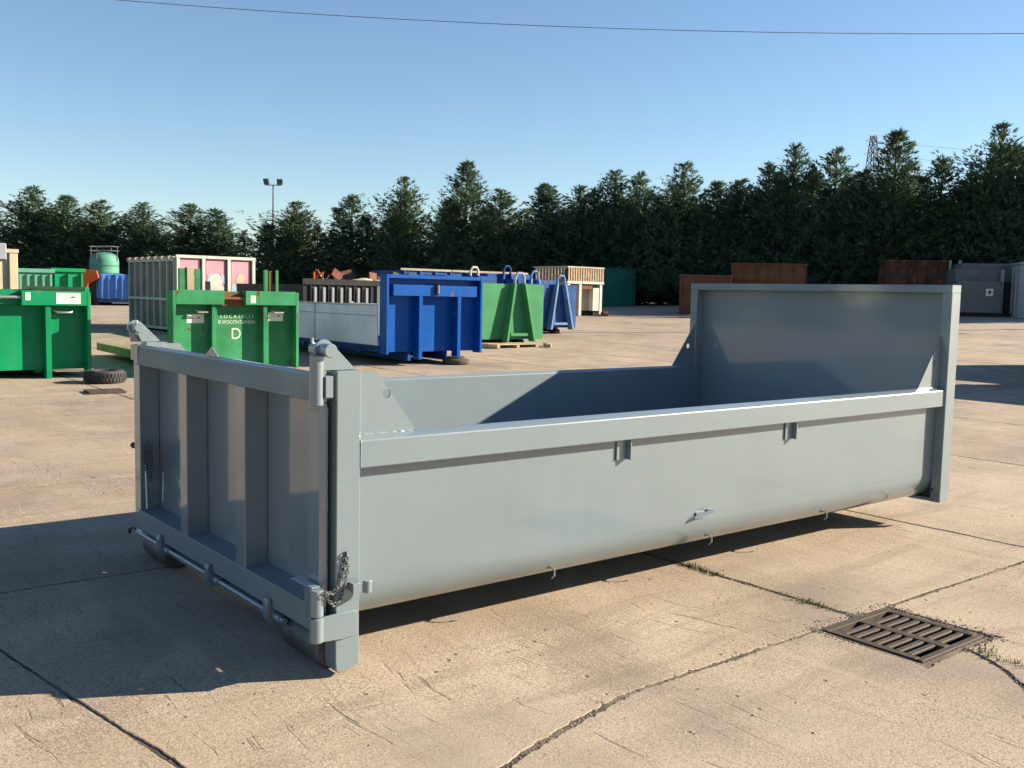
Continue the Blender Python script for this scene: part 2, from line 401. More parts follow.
def warp(x, y):
    # the old joints wander off their lines in places
    if abs(y+.86) < .02 and x < 1.0: y -= .22*min(1.3, (1.0-x)/.95)**1.3
    if abs(x+.9) < .02 and -3 < y < 3: x += .01-.16*max(-1.2, min(1.2, y))
    if abs(x-2.65) < .02 and y < -1.44: x -= min(1.15, .25*((-1.44-y)/.4)**1.6)
    return x, y
def slab_poly(poly, seed):
    """jagged-edged concrete slab with rounded arrises"""
    cx = sum(p[0] for p in poly)/len(poly); cy = sum(p[1] for p in poly)/len(poly)
    D, q = dq(cx, cy); step = .018 if D < 7 and abs(q) < 7 else (.12 if D < 18 else .4)
    if D < -1: step = .4
    amp = 1.0 if D < 18 else .8
    ring = []
    n = len(poly)
    for k in range(n):
        a = Vector((*poly[k], 0)); b = Vector((*poly[(k+1) % n], 0)); e = b-a; L = e.length; t = e/L
        nin = Vector((-t.y, t.x, 0))                       # inward for ccw polygons
        m = max(2, int(L/step))
        for i in range(m):
            s = i/m; p = a+e*s; p = Vector((*warp(p.x, p.y), 0))
            edge = min(s, 1-s)*L
            w = .005+amp*(.004*(1+nz(p.x, p.y, 2.1, seed))+.012*abs(nz(p.x, p.y, 9, seed+5))+.020*max(0, nz(p.x, p.y, 31, seed+9))+.012*max(0, nz(p.x, p.y, 73, seed+13)))
            if abs(a.x+.9) < .02 and abs(b.x+.9) < .02: w = .002+.45*w
            if abs(a.y-2.1) < .02 and abs(b.y-2.1) < .02: w *= .75
            big = nz(p.x, p.y, 1.3, seed+21)
            if big > .33: w += amp*.05*(big-.33)*(1+nz(p.x, p.y, 14, seed))
            w += max(0, .05-edge)*.35
            ring.append((p, nin, w, t))
    # inward direction at corners: average with neighbour
    outer = []; inner = []
    N = len(ring)
    for i, (p, nin, w, t) in enumerate(ring):
        pn = ring[i-1][1]; d = nin+(pn if (pn-nin).length > .5 else nin*0)
        d = d if (pn-nin).length > .5 else nin
        o = p+d*w; outer.append(o); inner.append(p+d*(w+.004+.003*nz(p.x, p.y, 20, seed+3)))
    vs = []; fs = []
    for o in inner: vs.append((o.x, o.y, zg(o.x, o.y)))
    for o in outer: vs.append((o.x, o.y, zg(o.x, o.y)-.0015))
    for o in outer: vs.append((o.x, o.y, zg(o.x, o.y)-.05))
    fs.append(tuple(range(N)))
    for r_ in (0, 1):
        for i in range(N):
            j = (i+1) % N; fs.append((r_*N+i, (r_+1)*N+i, (r_+1)*N+j, r_*N+j))
    me = bpy.data.meshes.new('concrete_slab'); me.from_pydata(vs, [], fs); me.materials.append(M['concrete'])
    o = bpy.data.objects.new('concrete_slab', me); col.objects.link(o); o.parent = ground; return o

for i, j in cells:
    x0, x1, y0, y1 = XS[i], XS[i+1], YS[j], YS[j+1]
    poly = [(x0, y0), (x1, y0), (x1, y1), (x0, y1)]
    if abs(y1+.86) < .01 and abs(x1-2.65) < .01:
        poly = [(x0, y0), (x1, y0), (x1, DR[2]-.02), (DR[0]-.02, DR[2]-.02), (DR[0]-.02, y1), (x0, y1)]
    elif abs(y1+.86) < .01 and abs(x0-2.65) < .01:
        poly = [(x0, y0), (x1, y0), (x1, y1), (DR[1]+.02, y1), (DR[1]+.02, DR[2]-.02), (x0, DR[2]-.02)]
    slab_poly(poly, i*3.1+j*7.7)

# ------------------------------------------------------------------ drain grates
def grate(name, label, loc, rz, pit=True, sc=1.0):
    t = thing(name, label, 'drain grate', loc, rz, None)
    a, b = .30, .27; z0, z1 = -.03, .006
    f = MB().box(-a, a, -b, -b+.035, z0, z1).box(-a, a, b-.035, b, z0, z1).box(-a, -a+.045, -b+.035, b-.035, z0, z1-.0005)
    f.box(a-.045, a, -b+.035, b-.035, z0, z1-.0005).box(-.028, .028, -b+.035, b-.035, z0, z1-.001)
    f.build('grate_frame', M['iron'], t, .003)
    n = 8; w = (2*b-.07)/n
    for side in (-1, 1):
        for k in range(n-1):
            y = -b+.035+w*(k+1); x0, x1 = (.028, a-.045) if side > 0 else (-a+.045, -.028)
            MB().box(x0, x1, y-.016, y+.016, -.010, z1-.002).build('grate_bar', M['iron'], t, .004)
    if pit:
        p = MB(); p.add([(-a-.005, -b-.005, -.035), (a+.005, -b-.005, -.035), (a+.005, b+.005, -.035), (-a-.005, b+.005, -.035), (-a, -b, -.5), (a, -b, -.5), (a, b, -.5), (-a, b, -.5)],
                        [(0, 1, 5, 4), (1, 2, 6, 5), (2, 3, 7, 6), (3, 0, 4, 7), (4, 5, 6, 7)]); p.build('pit', M['pit'], t, smooth=0)
    else:
        MB().box(-a+.01, a-.01, -b+.01, b-.01, -.029, -.026).build('pit', M['pit'], t)  # no hole here: flat dark plate painted as the shade below the slots
    t.scale = (sc, sc, 1); return t
grate('drain_grate', 'rusty cast iron slotted drain grate beside the weedy slab joint', (2.62, -1.142, -.003), 0)
grate('drain_grate', 'slotted drain grate beside the tyre at the bright green bin', (2.56, 12.1, zg(2.56, 12.1)+.030), -.1, False, .9)

# stones along the joints and the drain, weeds in the joints
def chips(name, pts, smin, smax, label, seed=3):
    rnd = random.Random(seed); b = MB()
    for x, y, z in pts:
        s = rnd.uniform(smin, smax)*(.5+rnd.random()); a = rnd.uniform(0, 6.28)
        ca, sa = math.cos(a), math.sin(a); vs = []
        for (u, v, w) in ((-1, -.7, 0), (1, -.6, 0), (.8, .8, 0), (-.7, .9, 0), (-.5, -.3, .8), (.6, -.2, .9), (.1, .5, .7)):
            u *= s*rnd.uniform(.7, 1.2); v *= s*rnd.uniform(.7, 1.2); w *= s*rnd.uniform(.5, 1.1)
            vs.append((x+u*ca-v*sa, y+u*sa+v*ca, z+w-.002))
        b.add(vs, [(0, 1, 5, 4), (1, 2, 6, 5), (2, 3, 6), (3, 0, 4), (3, 4, 6), (4, 5, 6), (0, 3, 2, 1)])
    o = b.build(name, M['stones'], None, smooth=0); tag(o, label, 'gravel', kind='stuff'); return o
rnd = random.Random(11); pts = []
for k in range(7000):          # joint fill, near the camera
    e0 = rnd.random() < .5
    if e0:
        xx = rnd.choice([2.65, 2.65, 5.0]); x = rnd.gauss(xx, .012); y = rnd.uniform(-4, 6)
    else:
        yy = rnd.choice([-.86, -.86, 2.1]); y = rnd.gauss(yy, .012); x = rnd.uniform(-3, 7)
    if DR[0]-.02 < x < DR[1]+.02 and DR[2]-.02 < y < DR[3]+.02: continue
    xo, yo = x, y
    x, y = warp(round(x/.05)*.05 if 0 else (xx if e0 else x), y if e0 else yy); x += rnd.gauss(0, .010) if e0 else 0; y += 0 if e0 else rnd.gauss(0, .010)
    pts.append((x, y, -.006+rnd.uniform(0, .004)))
for k in range(800):          # crumbled rim round the drain
    e = rnd.random()
    if e < .38: x, y = rnd.uniform(2.25, 3.0), -.845+abs(rnd.gauss(0, .035))
    elif e < .72: x, y = 2.95+abs(rnd.gauss(0, .04)), rnd.uniform(-1.45, -.83)
    elif e < .86: x, y = 2.29-abs(rnd.gauss(0, .025)), rnd.uniform(-1.1, -.8)
    else: x, y = rnd.uniform(2.6, 3.0), -1.44-abs(rnd.gauss(0, .05))
    pts.append((x, y, .001))
chips('stone_chips', pts, .0025, .006, 'loose stone chips lying in the slab joints and round the drain')
rnd = random.Random(5); pts = []
for k in range(900):
    D = rnd.uniform(2.5, 16); q = rnd.uniform(-.6, .6)*D
    x = CAM.x+D*FH[0]+q*RH[0]; y = CAM.y+D*FH[1]+q*RH[1]
    if -.1 < x < 5.3 and -.05 < y < 2.6: continue
    if DR[0]-.05 < x < DR[1]+.05 and DR[2]-.05 < y < DR[3]+.05: continue
    pts.append((x, y, zg(x, y)+.001))
chips('yard_grit', pts, .002, .006, 'scattered grit and small stones on the concrete yard', 8)

def weeds(spots):
    rnd = random.Random(21); b = MB()
    for x, y, n, h, sp in spots:
        for k in range(n):
            bx = x+rnd.gauss(0, sp[0]); by = y+rnd.gauss(0, sp[1]); a = rnd.uniform(0, 6.28); L = h*rnd.uniform(.4, 1.2); w = rnd.uniform(.0015, .004)
            lean = rnd.uniform(.3, 1.2)*L; dx, dy = math.cos(a), math.sin(a)
            z = -.006
            b.add([(bx-dy*w, by+dx*w, z), (bx+dy*w, by-dx*w, z), (bx+dx*lean*.5+dy*w*.8, by+dy*lean*.5-dx*w*.8, z+L*.7), (bx+dx*lean*.5-dy*w*.8, by+dy*lean*.5+dx*w*.8, z+L*.7), (bx+dx*lean, by+dy*lean, z+L*.85)],
                  [(0, 1, 2, 3), (3, 2, 4)])
    o = b.build('joint_weeds', M['weed'], None, smooth=0); tag(o, 'short green weeds growing in the concrete joints', 'weeds', kind='stuff')
weeds([(2.66, .28, 150, .032, (.022, .09)), (2.65, .12, 90, .026, (.018, .05)), (2.65, -.58, 150, .026, (.022, .08)), (2.67, -.4, 40, .025, (.01, .06)), (2.66, -.15, 25, .02, (.01, .1)),
       (2.66, -1.62, 70, .03, (.02, .09)), (2.72, -1.52, 40, .025, (.04, .02)), (3.6, .45, 30, .02, (.03, .05))])

# ------------------------------------------------------------------ the grey roll-off container
W, L, H = 2.5, 5.10, 1.819
PG = M['grey']; PF = M['greyflat']
cont = thing('rolloff_container', 'large open grey-blue steel roll-off container with tall headboard and ribbed tailgate', 'container')
def my(poly): return [(W-a, b) for a, b in poly][::-1]
# side walls: rolled sheet running under into the floor
PY = .062
arc = [(PY+.2*(1-math.cos(R(t))), .39-.2*math.sin(R(t))) for t in range(0, 91, 9)]
o_ = [(PY, 1.048)]+arc; i_ = [(a+.007*math.cos(R(t)), b+.007*math.sin(R(t))) for (a, b), t in zip(arc, range(0, 91, 9))]
prof = o_+i_[::-1]+[(PY+.007, 1.048)]
prof_f = [(a, min(b_, 1.034)) for a, b_ in prof]
for pr in (prof, my(prof_f)):
    MB().prism(pr, 'x', .117, L+.111).build('side_wall', PF, cont, smooth=30)
MB().box(.117, L+.1, PY+.2+.001, W-PY-.201, .190, .197).build('floor', PF, cont)
rail = [(0, .91), (0, 1.031), (.050, 1.055), (PY-.0005, 1.052), (PY-.0005, .91)]
rail_f = [(0, .91), (0, 1.031), (.03, 1.056), (PY-.0005, 1.035), (PY-.0005, .91)]
for pr in (rail, my(rail_f)):
    MB().prism(pr, 'x', .117, L-.002).build('side_rail', PG, cont, .004)
# tie-down brackets under the near rail
for x in (1.725, 3.225):
    b = MB(); b.box(x+.075, x+.085, .022, PY-.001, .795, .9095).box(x, x+.0745, PY-.010, PY-.001, .795, .9095)
    b.build('tie_down_bracket', PG, cont, .002)
# small latch handle and rope hooks low on the wall
b = MB(); b.cyl((2.50, .08, .425), (2.50, .025, .425), .009, 10); b.cyl((2.37, .045, .395), (2.51, .022, .430), .010, 10); b.box(2.40, 2.48, .054, .0615, .385, .425)
b.build('latch_handle', PG, cont)
for x in (1.31, 2.56, 3.75):
    b = MB(); b.tube([(x, .15, .24), (x, .09, .262), (x, .066, .25), (x, .066, .222), (x, .085, .205)], .005, 8); b.build('rope_hook', PG, cont)
# corner posts
for y0, y1 in ((0, .1), (W-.1, W)):
    pr = [(0, .07), (0, 1.337), (.116, 1.337), (.116, .04), (.020, .015), (.004, .03)]
    b = MB().prism(pr, 'y', y0, y1); b.build('corner_post', PG, cont, .004)
# post gussets standing on the side rails
gus = [(.1165, 1.055), (.1165, 1.326), (.222, 1.326), (.425, 1.055)]
def plate_with_hole(poly, hc, hr, y0, y1):
    # polygon plate in the xz plane with a round hole: bridge outline and hole by triangulating
    bm = bmesh.new(); ov = [bm.verts.new((p[0], y0, p[1])) for p in poly]
    hv = [bm.verts.new((hc[0]+hr*math.cos(2*math.pi*k/12), y0, hc[1]+hr*math.sin(2*math.pi*k/12))) for k in range(12)]
    es = [bm.edges.new((ov[i], ov[(i+1) % len(ov)])) for i in range(len(ov))]+[bm.edges.new((hv[i], hv[(i+1) % 12])) for i in range(12)]
    bmesh.ops.triangle_fill(bm, use_beauty=True, use_dissolve=False, edges=es, normal=(0, -1, 0))
    for f in [f for f in bm.faces if (f.calc_center_median()-Vector((hc[0], y0, hc[1]))).length < hr*.75 and all(v in hv for v in f.verts)]: bm.faces.remove(f)
    ex = bmesh.ops.extrude_face_region(bm, geom=list(bm.faces)); vs = [g for g in ex['geom'] if isinstance(g, bmesh.types.BMVert)]
    bmesh.ops.translate(bm, vec=(0, y1-y0, 0), verts=vs)
    b = MB(); bm.verts.index_update(); b.add([v.co.copy() for v in bm.verts], [tuple(v.index for v in f.verts) for f in bm.faces]); bm.free(); return b
for y in (.045, W-.055):
    plate_with_hole(gus, (.27, 1.225), .022, y, y+.010).build('post_gusset', PG, cont, smooth=0)
hg = [(4.80, 1.0515), (5.0995, 1.0515), (5.0995, 1.445)]
for y in (.048, W-.058):
    plate_with_hole(hg, (5.01, 1.235), .024, y, y+.010).build('headboard_gusset', PG, cont, smooth=0)
def weld(pts, r=.0045):
    b = MB(); out = []
    for a, c in zip(pts[:-1], pts[1:]):
        a, c = Vector(a), Vector(c); n = max(2, int((c-a).length/.010))
        out += [a.lerp(c, k/n)+Vector((random.gauss(0, .0006), random.gauss(0, .0006), random.gauss(0, .0006))) for k in range(n)]
    b.tube(out, [r*random.uniform(.75, 1.2) for _ in out], 6).build('weld_bead', PG, cont, smooth=70)
weld([(.1175, .046, 1.058), (.1175, .046, 1.322)]); weld([(.12, .044, 1.0515), (.42, .044, 1.0515)], .005)
weld([(.1175, .002, .915), (.1175, .002, 1.03), (.1175, .055, 1.054)]); weld([(.1175, .0605, .30), (.1175, .0605, .905)])
weld([(4.82, .047, 1.0525), (5.098, .047, 1.0525)], .005); weld([(5.0985, .0, .915), (5.0985, .0, 1.03), (5.0985, .055, 1.054)])
weld([(-.022, .0415, .33), (-.022, .0415, 1.19)], .003)
# headboard: recessed sheet in a folded frame
YF = -.012
hb = MB().box(L+.112, L+.119, .058, W-.058, .205, H-.03).build('headboard', PF, cont)
b = MB()
b.box(L, L+.006, YF, .062, .178, H-.0605)
b.box(L+.006, L+.133, YF, YF+.006, .178, H-.0605)
b.box(L+.006, L+.133, .0555, .0615, .178, H-.0605)
b.box(L, L+.006, W-.062, W-YF, .178, H-.0605); b.box(L+.006, L+.133, W-YF-.006, W-YF, .178, H-.0605); b.box(L+.006, L+.133, W-.0615, W-.0555, .178, H-.0605)
b.box(L, L+.133, YF, W-YF, H-.06, H); b.box(L+.0065, L+.133, .0625, W-.0625, .178, .204)
b.build('headboard_frame', PG, hb, .003)
for ya, yb in ((PY, .34), (W-.34, W-PY)): MB().box(L+.112, L+.118, ya, yb, .178, .2045).build('corner_plate', PG, hb)
MB().cyl((L-.001, .05, .27), (L-.02, .05, .27), .011, 12).build('bolt', M['steel'], hb)
for y in (.75, 1.25, 1.75): MB().box(L+.1195, L+.20, y-.04, y+.04, .205, 1.7).build('headboard_rib', PG, hb, .004)
# underframe
for y in (.72, 1.70): MB().box(.15, L+.05, y, y+.08, .012, .189).build('longitudinal_beam', PG, cont, .004)
for x in (.6, 1.5, 2.4, 3.3, 4.2, 4.75): MB().box(x, x+.06, .42, .719, .125, .189).box(x, x+.06, .801, 1.699, .125, .189).box(x, x+.06, 1.781, 2.2, .125, .189).build('cross_beam', PG, cont, .003)
MB().box(.117, 4.9, .300, .335, .163, .170).build('floor_edge_strip', PG, cont)
# rear rollers
for y0, y1 in ((.104, .47), (2.03, 2.396)):
    ro = MB().lathe([(0, 0), (.080, 0), (.089, .012), (.089, y1-y0-.012), (.080, y1-y0), (0, y1-y0)], (.05, y0, .090), 28, ax='y').build('roller', M['roller'], cont, smooth=35)
    MB().cyl((.05, y0-.003, .090), (.05, y1+.03, .090), .03, 14).build('axle', M['steel'], ro)
    MB().prism([(.0, .19), (.16, .19), (.11, .06), (.01, .06)], 'y', y1+.012, y1+.026).build('roller_bracket', PG, ro, .002)
MB().box(.125, .20, .35, W-.35, .10, .189).build('rear_cross_beam', PG, cont, .004)

MB().box(.26, .30, .50, .719, .02, .124).box(.26, .30, .801, 1.699, .02, .124).box(.26, .30, 1.781, 2.0, .02, .124).build('added_sun_block', PG, cont)  # unseen plate added to stop sun streaking out under the gate
# tailgate
G0, G1, GY = -.059, .060, .042
gate = MB().box(G1, G1+.006, .11, W-.11, .20, 1.30).build('tailgate', PF, cont)
MB().prism([(G0, 1.201), (G0+.013, 1.313), (G0+.022, 1.323), (-.012, 1.323), (-.012, 1.30), (.0595, 1.29), (.0595, 1.215)], 'y', .111, W-.111).build('gate_top_rail', PG, gate, .002, smooth=0)
for y0, y1 in ((GY, .1105), (W-.1105, W-GY)):
    MB().box(G0, -.022, y0, y1, 1.2005, 1.3225).build('gate_rail_end', PG, gate, .003)
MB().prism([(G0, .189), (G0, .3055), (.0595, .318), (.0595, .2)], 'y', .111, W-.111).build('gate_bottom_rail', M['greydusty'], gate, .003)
for y0, y1 in ((GY, .1105), (W-.1105, W-GY)):
    MB().box(G0, -.022, y0, y1, .1895, .3050).build('gate_rail_end', PG, gate, .003)
near_st = [(G0, GY), (-.022, GY), (-.022, .1115), (.0595, .1115), (.0595, .146), (G0, .146)]
far_st = [(a, W-c) for a, c in near_st][::-1]
for pr in (near_st, far_st): MB().prism(pr, 'z', .306, 1.2).build('gate_stile', PG, gate, .003)
for y0, y1 in ((1.578, 1.680), (.809, .919)): MB().box(G0, G1-.0005, y0, y1, .3062, 1.2003).build('gate_stiffener', PG, gate, .003)
b = MB().prism([(1.165, 1.3232), (1.335, 1.3232), (1.25, 1.372)], 'x', -.05, -.038); b.build('lifting_lug', PG, gate, .002)

# hinge sets at both upper corners
def upper_hinge(sgn):
    far = sgn < 0
    Y = lambda t: t if sgn > 0 else W-t
    def bx(b, x0, x1, a, c, z0, z1): ya, yb = sorted((Y(a), Y(c))); return b.box(x0, x1, ya, yb, z0, z1)
    h = bpy.data.objects.new('gate_hinge', None); col.objects.link(h); h.parent = cont
    if not far: b = MB(); b.cyl((-.085, Y(.02), 1.192), (-.085, Y(.02), 1.405), .030, 20); b.build('hinge_tube', PG, h, .004)
    b = MB(); bx(b, -.06, -.023, -.012, .0415, 1.225, 1.318); b.build('hinge_block', PG, h, .003)
    b = MB(); b.cyl((-.045, Y(-.032), 1.425), (-.045, Y(.12), 1.425), .030, 22); b.build('pivot_pin', PG, h, .003)
    ya, yb = sorted((Y(-.004), Y(.010)))
    lug = [(-.045+.045*math.cos(R(t)), 1.425+.045*math.sin(R(t))) for t in range(40, 221, 20)]+[(-.075, 1.338), (.10, 1.338), (.10, 1.345)]
    MB().prism(lug[::-1], 'y', *sorted((Y(.030), Y(.044)))).build('hinge_lug', PG, h, .002)
    MB().prism([(-.02, 1.3375), (-.05, 1.40), (-.02, 1.41), (.06, 1.352), (.075, 1.3375)], 'y', *sorted((Y(.062), Y(.076)))).build('hinge_lug', PG, h, .002)
    MB().cyl((-.06, Y(.11), 1.452), (-.06, Y(.11), 1.472), .006, 8).build('grease_nipple', M['galv'], h)
upper_hinge(1); upper_hinge(-1)
def lower_hinge(sgn):
    Y = lambda t: t if sgn > 0 else W-t
    h = bpy.data.objects.new('lower_hinge', None); col.objects.link(h); h.parent = cont
    MB().cyl((-.09, Y(.005), .292), (-.09, Y(.005), .408), .031, 20).build('hinge_tube', PG, h, .004)
    MB().cyl((-.09, Y(.005), .178), (-.09, Y(.005), .287), .031, 20).build('hinge_tube', PG, h, .004)
    ya, yb = sorted((Y(-.013), Y(-.001)))
    MB().prism([(-.088, .178), (-.088, .287), (.085, .292), (.098, .284), (.100, .180), (.03, .172)], 'y', ya, yb).build('hinge_strap', PG, h, .003)
    ya, yb = sorted((Y(.03), Y(.15)))
    MB().box(-.075, -.0595, ya, yb, .25, .385).build('hinge_plate', PG, h, .003)
    ya, yb = sorted((Y(.01), Y(.20)))
    MB().box(-.112, -.07, ya, yb, .4085, .419).build('pin_handle', PG, h, .003)
lower_hinge(1)
# chain keeper stub on the near post and chains
b = MB(); b.cyl((.128, -.045, .372), (.128, -.045, .425), .020, 16); b.box(.055, .13, -.052, -.040, .378, .420); b.box(.06, .075, -.040, -.0005, .380, .418)
b.build('chain_keeper', PG, cont, .002)
def chain(pts, lr=.010, lw=.0023, mat=None):
    pts = [Vector(p) for p in pts]; b = MB(); d = lr*1.55; k = 0; acc = 0.0
    segs = list(zip(pts[:-1], pts[1:]))
    for a, c in segs:
        Ls = (c-a).length; t = (c-a)/Ls; s = acc
        while s < Ls:
            p = a+t*s; u = t.cross(Vector((.3, 1, .2))).normalized(); v = t.cross(u)
            side = u if k % 2 else v
            b.tube([p+t*lr*1.25*math.cos(w)+side*lr*.75*math.sin(w) for w in [2*math.pi*q/8 for q in range(8)]], lw, 5, closed=True)
            k += 1; s += d
        acc = s-Ls
    o = b.build('chain', mat or M['chain'], cont); return o
chain([(.045, -.008, .545), (.030, -.012, .47), (.0, -.016, .405), (-.03, -.02, .385), (-.06, -.03, .40)])
chain([(.045, -.012, .545), (.048, -.016, .48), (.032, -.016, .41), (.012, -.014, .35), (-.02, -.02, .335), (-.05, -.03, .36), (-.07, -.035, .40)])
yc = 2.30
for dy, z1 in ((0, .60), (.02, .54), (-.03, .50), (-.05, .57)):
    chain([(-.03, yc+dy, .73), (-.035, yc+dy*1.5+.01, .65), (-.03, yc+dy*1.3, z1), (-.02, yc+dy+.02, z1+.06), (-.02, yc+.03, .70)], .012, .0026)
b = MB(); b.cyl((-.03, yc+.045, .60), (-.045, yc-.02, .33), .007, 8); b.cyl((.03, yc-.10, .56), (.0, yc-.17, .40), .006, 8); b.build('chain_pin', M['galv'], cont)
MB().cyl((-.04, W-.045, .685), (-.04, W+.03, .685), .012, 12).lathe([(0, 0), (.018, 0), (.02, .008), (.018, .02), (0, .02)], (-.04, W+.028, .685), 12, ax='y').build('latch_knob', M['steel'], cont)
# locking shaft with claws under the gate
b = MB(); b.cyl((-.044, .40, .150), (-.044, W-.02, .150), .015, 18); sh = b.build('locking_shaft', PG, cont)
MB().box(-.016, .03, .50, 2.0, .10, .18).build('shaft_beam', PG, cont, .003)
for y in (1.985, 1.25, .525):
    cl = [(-.022, .110), (-.060, .112), (-.088, .14), (-.088, .215), (-.078, .234), (-.0605, .230), (-.0605, .186), (-.018, .186), (-.018, .12)]
    MB().prism(cl[::-1], 'y', y-.022, y+.022).build('lock_claw', PG, cont, .004)
    MB().lathe([(.0155, 0), (.022, 0), (.022, .05), (.0155, .05)], (-.044, y-.09, .150), 16, ax='y').build('shaft_collar', PG, cont, .002)
MB().tube([(-.044, W-.03, .150), (-.06, W+.0, .172), (-.075, W+.03, .160), (-.07, W+.035, .13)], .009, 8).build('shaft_lever', M['steel'], cont)

# ------------------------------------------------------------------ parked bins and containers in the yard
def frame_at(x, y): return (x, y, zg(x, y))
def hook_bin(name, label, x, y, rz, w, l, h, z0, mat, opts):
    """hook-lift bin seen from its hook end: front at local y=0 facing -y, length along +y"""
    t = thing(name, label, 'bin', frame_at(x, y), rz, 'hook-lift bins parked in the row')
    hs = opts.get('side_h', h)
    MB().box(.06, w-.06, .02, .028, z0, h-.02).build('front_panel', mat, t)
    for a, b_ in ((0, .008), (w-.008, w)):
        MB().box(a, b_, .09, l, z0, hs).build('side_wall', opts.get('side_mat', mat), t)
    MB().box(.008, w-.008, l-.008, l, z0, hs).build('rear_wall', mat, t)
    MB().box(.008, w-.008, .03, l-.01, z0, z0+.01).build('floor', mat, t)
    for a in (0, w-.06): MB().box(a, a+.06, -.20*opts.get('postd', 1), .0895, z0-.04, h).build('end_post', mat, t, .006)
    for a, b_ in opts['beam']: MB().box(a, b_, -.20, .0195, opts['bz'][0], opts['bz'][1]).build('top_beam', mat, t, .008)
    for a, wd, d, zb in opts['uprights']: MB().box(a, a+wd, -d, .0193, zb, opts['bz'][0]-.001).build('upright', mat, t, .005)
    for xx in (w*.28, w*.66): MB().box(xx, xx+.1, .1, l, .10, z0-.001).build('underframe_beam', mat, t)
    for xx in (w*.16, w*.72): MB().cyl((xx, l-.3, .1), (xx+.25, l-.3, .1), .1, 16).build('roller', M['steel'], t)
    for xx in (.0, w*.5, w-.06):
        pass
    for k in range(1, int(l/.9)):
        for a in (-.055, w): MB().box(a, a+.055, .9*k, .9*k+.07, z0+.05, hs-.08).build('side_rib', opts.get('side_mat', mat), t)
    for a in (-.06, w-.02): MB().box(a, a+.08, .09, l, hs, hs+.08).build('side_rail', opts.get('side_mat', mat), t, .006)
    return t
def sticker(t, x, z, w, h, y):
    s_ = MB().box(x, x+w, y-.004, y, z, z+h).build('plate', M['sticker'], t)
    b = MB(); c = x+w*.55
    b.prism([(c, z+h*.55), (c+w*.16, z+h*.72), (c+w*.2, z+h*.60), (c+w*.36, z+h*.55), (c+w*.2, z+h*.52)], 'y', y-.006, y-.0042).build('plate_mark', M['ink'], s_)
    MB().box(x+w*.12, x+w*.5, y-.006, y-.0042, z+h*.52, z+h*.56).build('plate_mark', M['ink'], s_)
    return s_

# bright green bin at the left
ga = 0.0
gl = hook_bin('hook_lift_bin', 'clean bright green hook-lift bin with a white plate on its top beam', .56, 14.78, ga, 2.5, 4.6, 1.53, .16, M['green'],
    dict(beam=[(.061, .98), (1.38, 2.439)], bz=(1.28, 1.535), uprights=[(.62, .07, .15, -.02), (1.76, .09, .16, -.03)]))
MB().box(.985, 1.375, -.06, .0195, 1.3, 1.53).build('hook_pocket', M['green'], gl)
MB().cyl((.985, -.14, 1.42), (1.375, -.14, 1.42), .028, 14).build('hook_bar', M['galv'], gl)
sticker(gl, 1.93, 1.315, .40, .19, -.2005); MB().box(1.44, 1.52, -.2045, -.2005, 1.37, 1.50).build('plate', M['sticker'], gl)
MB().tube([(1.90, -.02, 1.22), (1.98, -.09, 1.16), (2.2, -.09, 1.16), (2.26, -.02, 1.22)], .022, 10).build('grab_handle', M['galv'], gl)
MB().tube([(.30, -.02, 1.22), (.36, -.09, 1.16), (.56, -.09, 1.16), (.60, -.02, 1.22)], .022, 10).build('grab_handle', M['galv'], gl)
# older green flat rack: tall hook end with letter D, low deck behind
gd = thing('hook_lift_flat_rack', 'worn rust-flecked green hook-lift flat rack with a white letter D', 'flat rack', frame_at(4.25, 14.02), -.04, 'hook-lift bins parked in the row')
GO = M['green_old']
MB().box(.06, 2.44, .02, .028, .17, 1.57).build('front_panel', GO, gd)
for a in (0, 2.44): MB().box(a, a+.06, -.20, .12, .12, 1.57).build('end_post', GO, gd, .006)
for a, b_ in ((.061, .98), (1.40, 2.439)): MB().box(a, b_, -.20, .0195, 1.32, 1.585).build('top_beam', GO, gd, .008)
for a, wd, d in ((.76, .07, .14), (1.78, .08, .15)): MB().box(a, a+wd, -d, .0193, .10, 1.319).build('upright', GO, gd, .005)
for k in range(14): MB().box(.03, 2.42, .14+.352*k, .14+.352*k+.34, .30, .345).build('deck_plank', M['deck'], gd, .004)
for a in (-.03, 2.425): MB().box(a, a+.055, .125, 5.08, .20, .365).build('edge_rail', M['deck'], gd)
for k in range(4): MB().box(.1, 2.3, .5+1.3*k, .62+1.3*k, .19, .299).build('cross_bearer', M['dark'], gd)
for xx in (.72, 1.66): MB().box(xx, xx+.1, .13, 5.0, .0, .189).build('underframe_beam', M['dark'], gd)
MB().box(.985, 1.395, -.05, .0195, 1.3, 1.55).build('hook_pocket', M['rust'], gd)
MB().cyl((.985, -.13, 1.44), (1.395, -.13, 1.44), .03, 14).build('hook_bar', M['rust'], gd)
sticker(gd, .33, .98, .33, .16, .0195); sticker(gd, 1.95, 1.02, .31, .165, .0195)
MB().box(1.50, 1.60, -.2045, -.2005, 1.36, 1.50).build('plate', M['sticker'], gd)
TR = (R(90), 0, 0)
text('lettering', 'LOCATELLI', .095, M['letter'], gd, (1.31, .018, 1.10), TR, 1.5)
text('lettering', 'EUROCONTAINERS', .088, M['letter'], gd, (1.31, .018, .995), TR, .95)
text('lettering', 'D', .30, M['letter'], gd, (1.29, .018, .77), TR, 1, .95)
for xx in (.47, 1.98): MB().tube([(xx, -.02, 1.24), (xx+.05, -.09, 1.18), (xx+.23, -.09, 1.18), (xx+.28, -.02, 1.24)], .022, 10).build('grab_handle', M['galv'], gd)
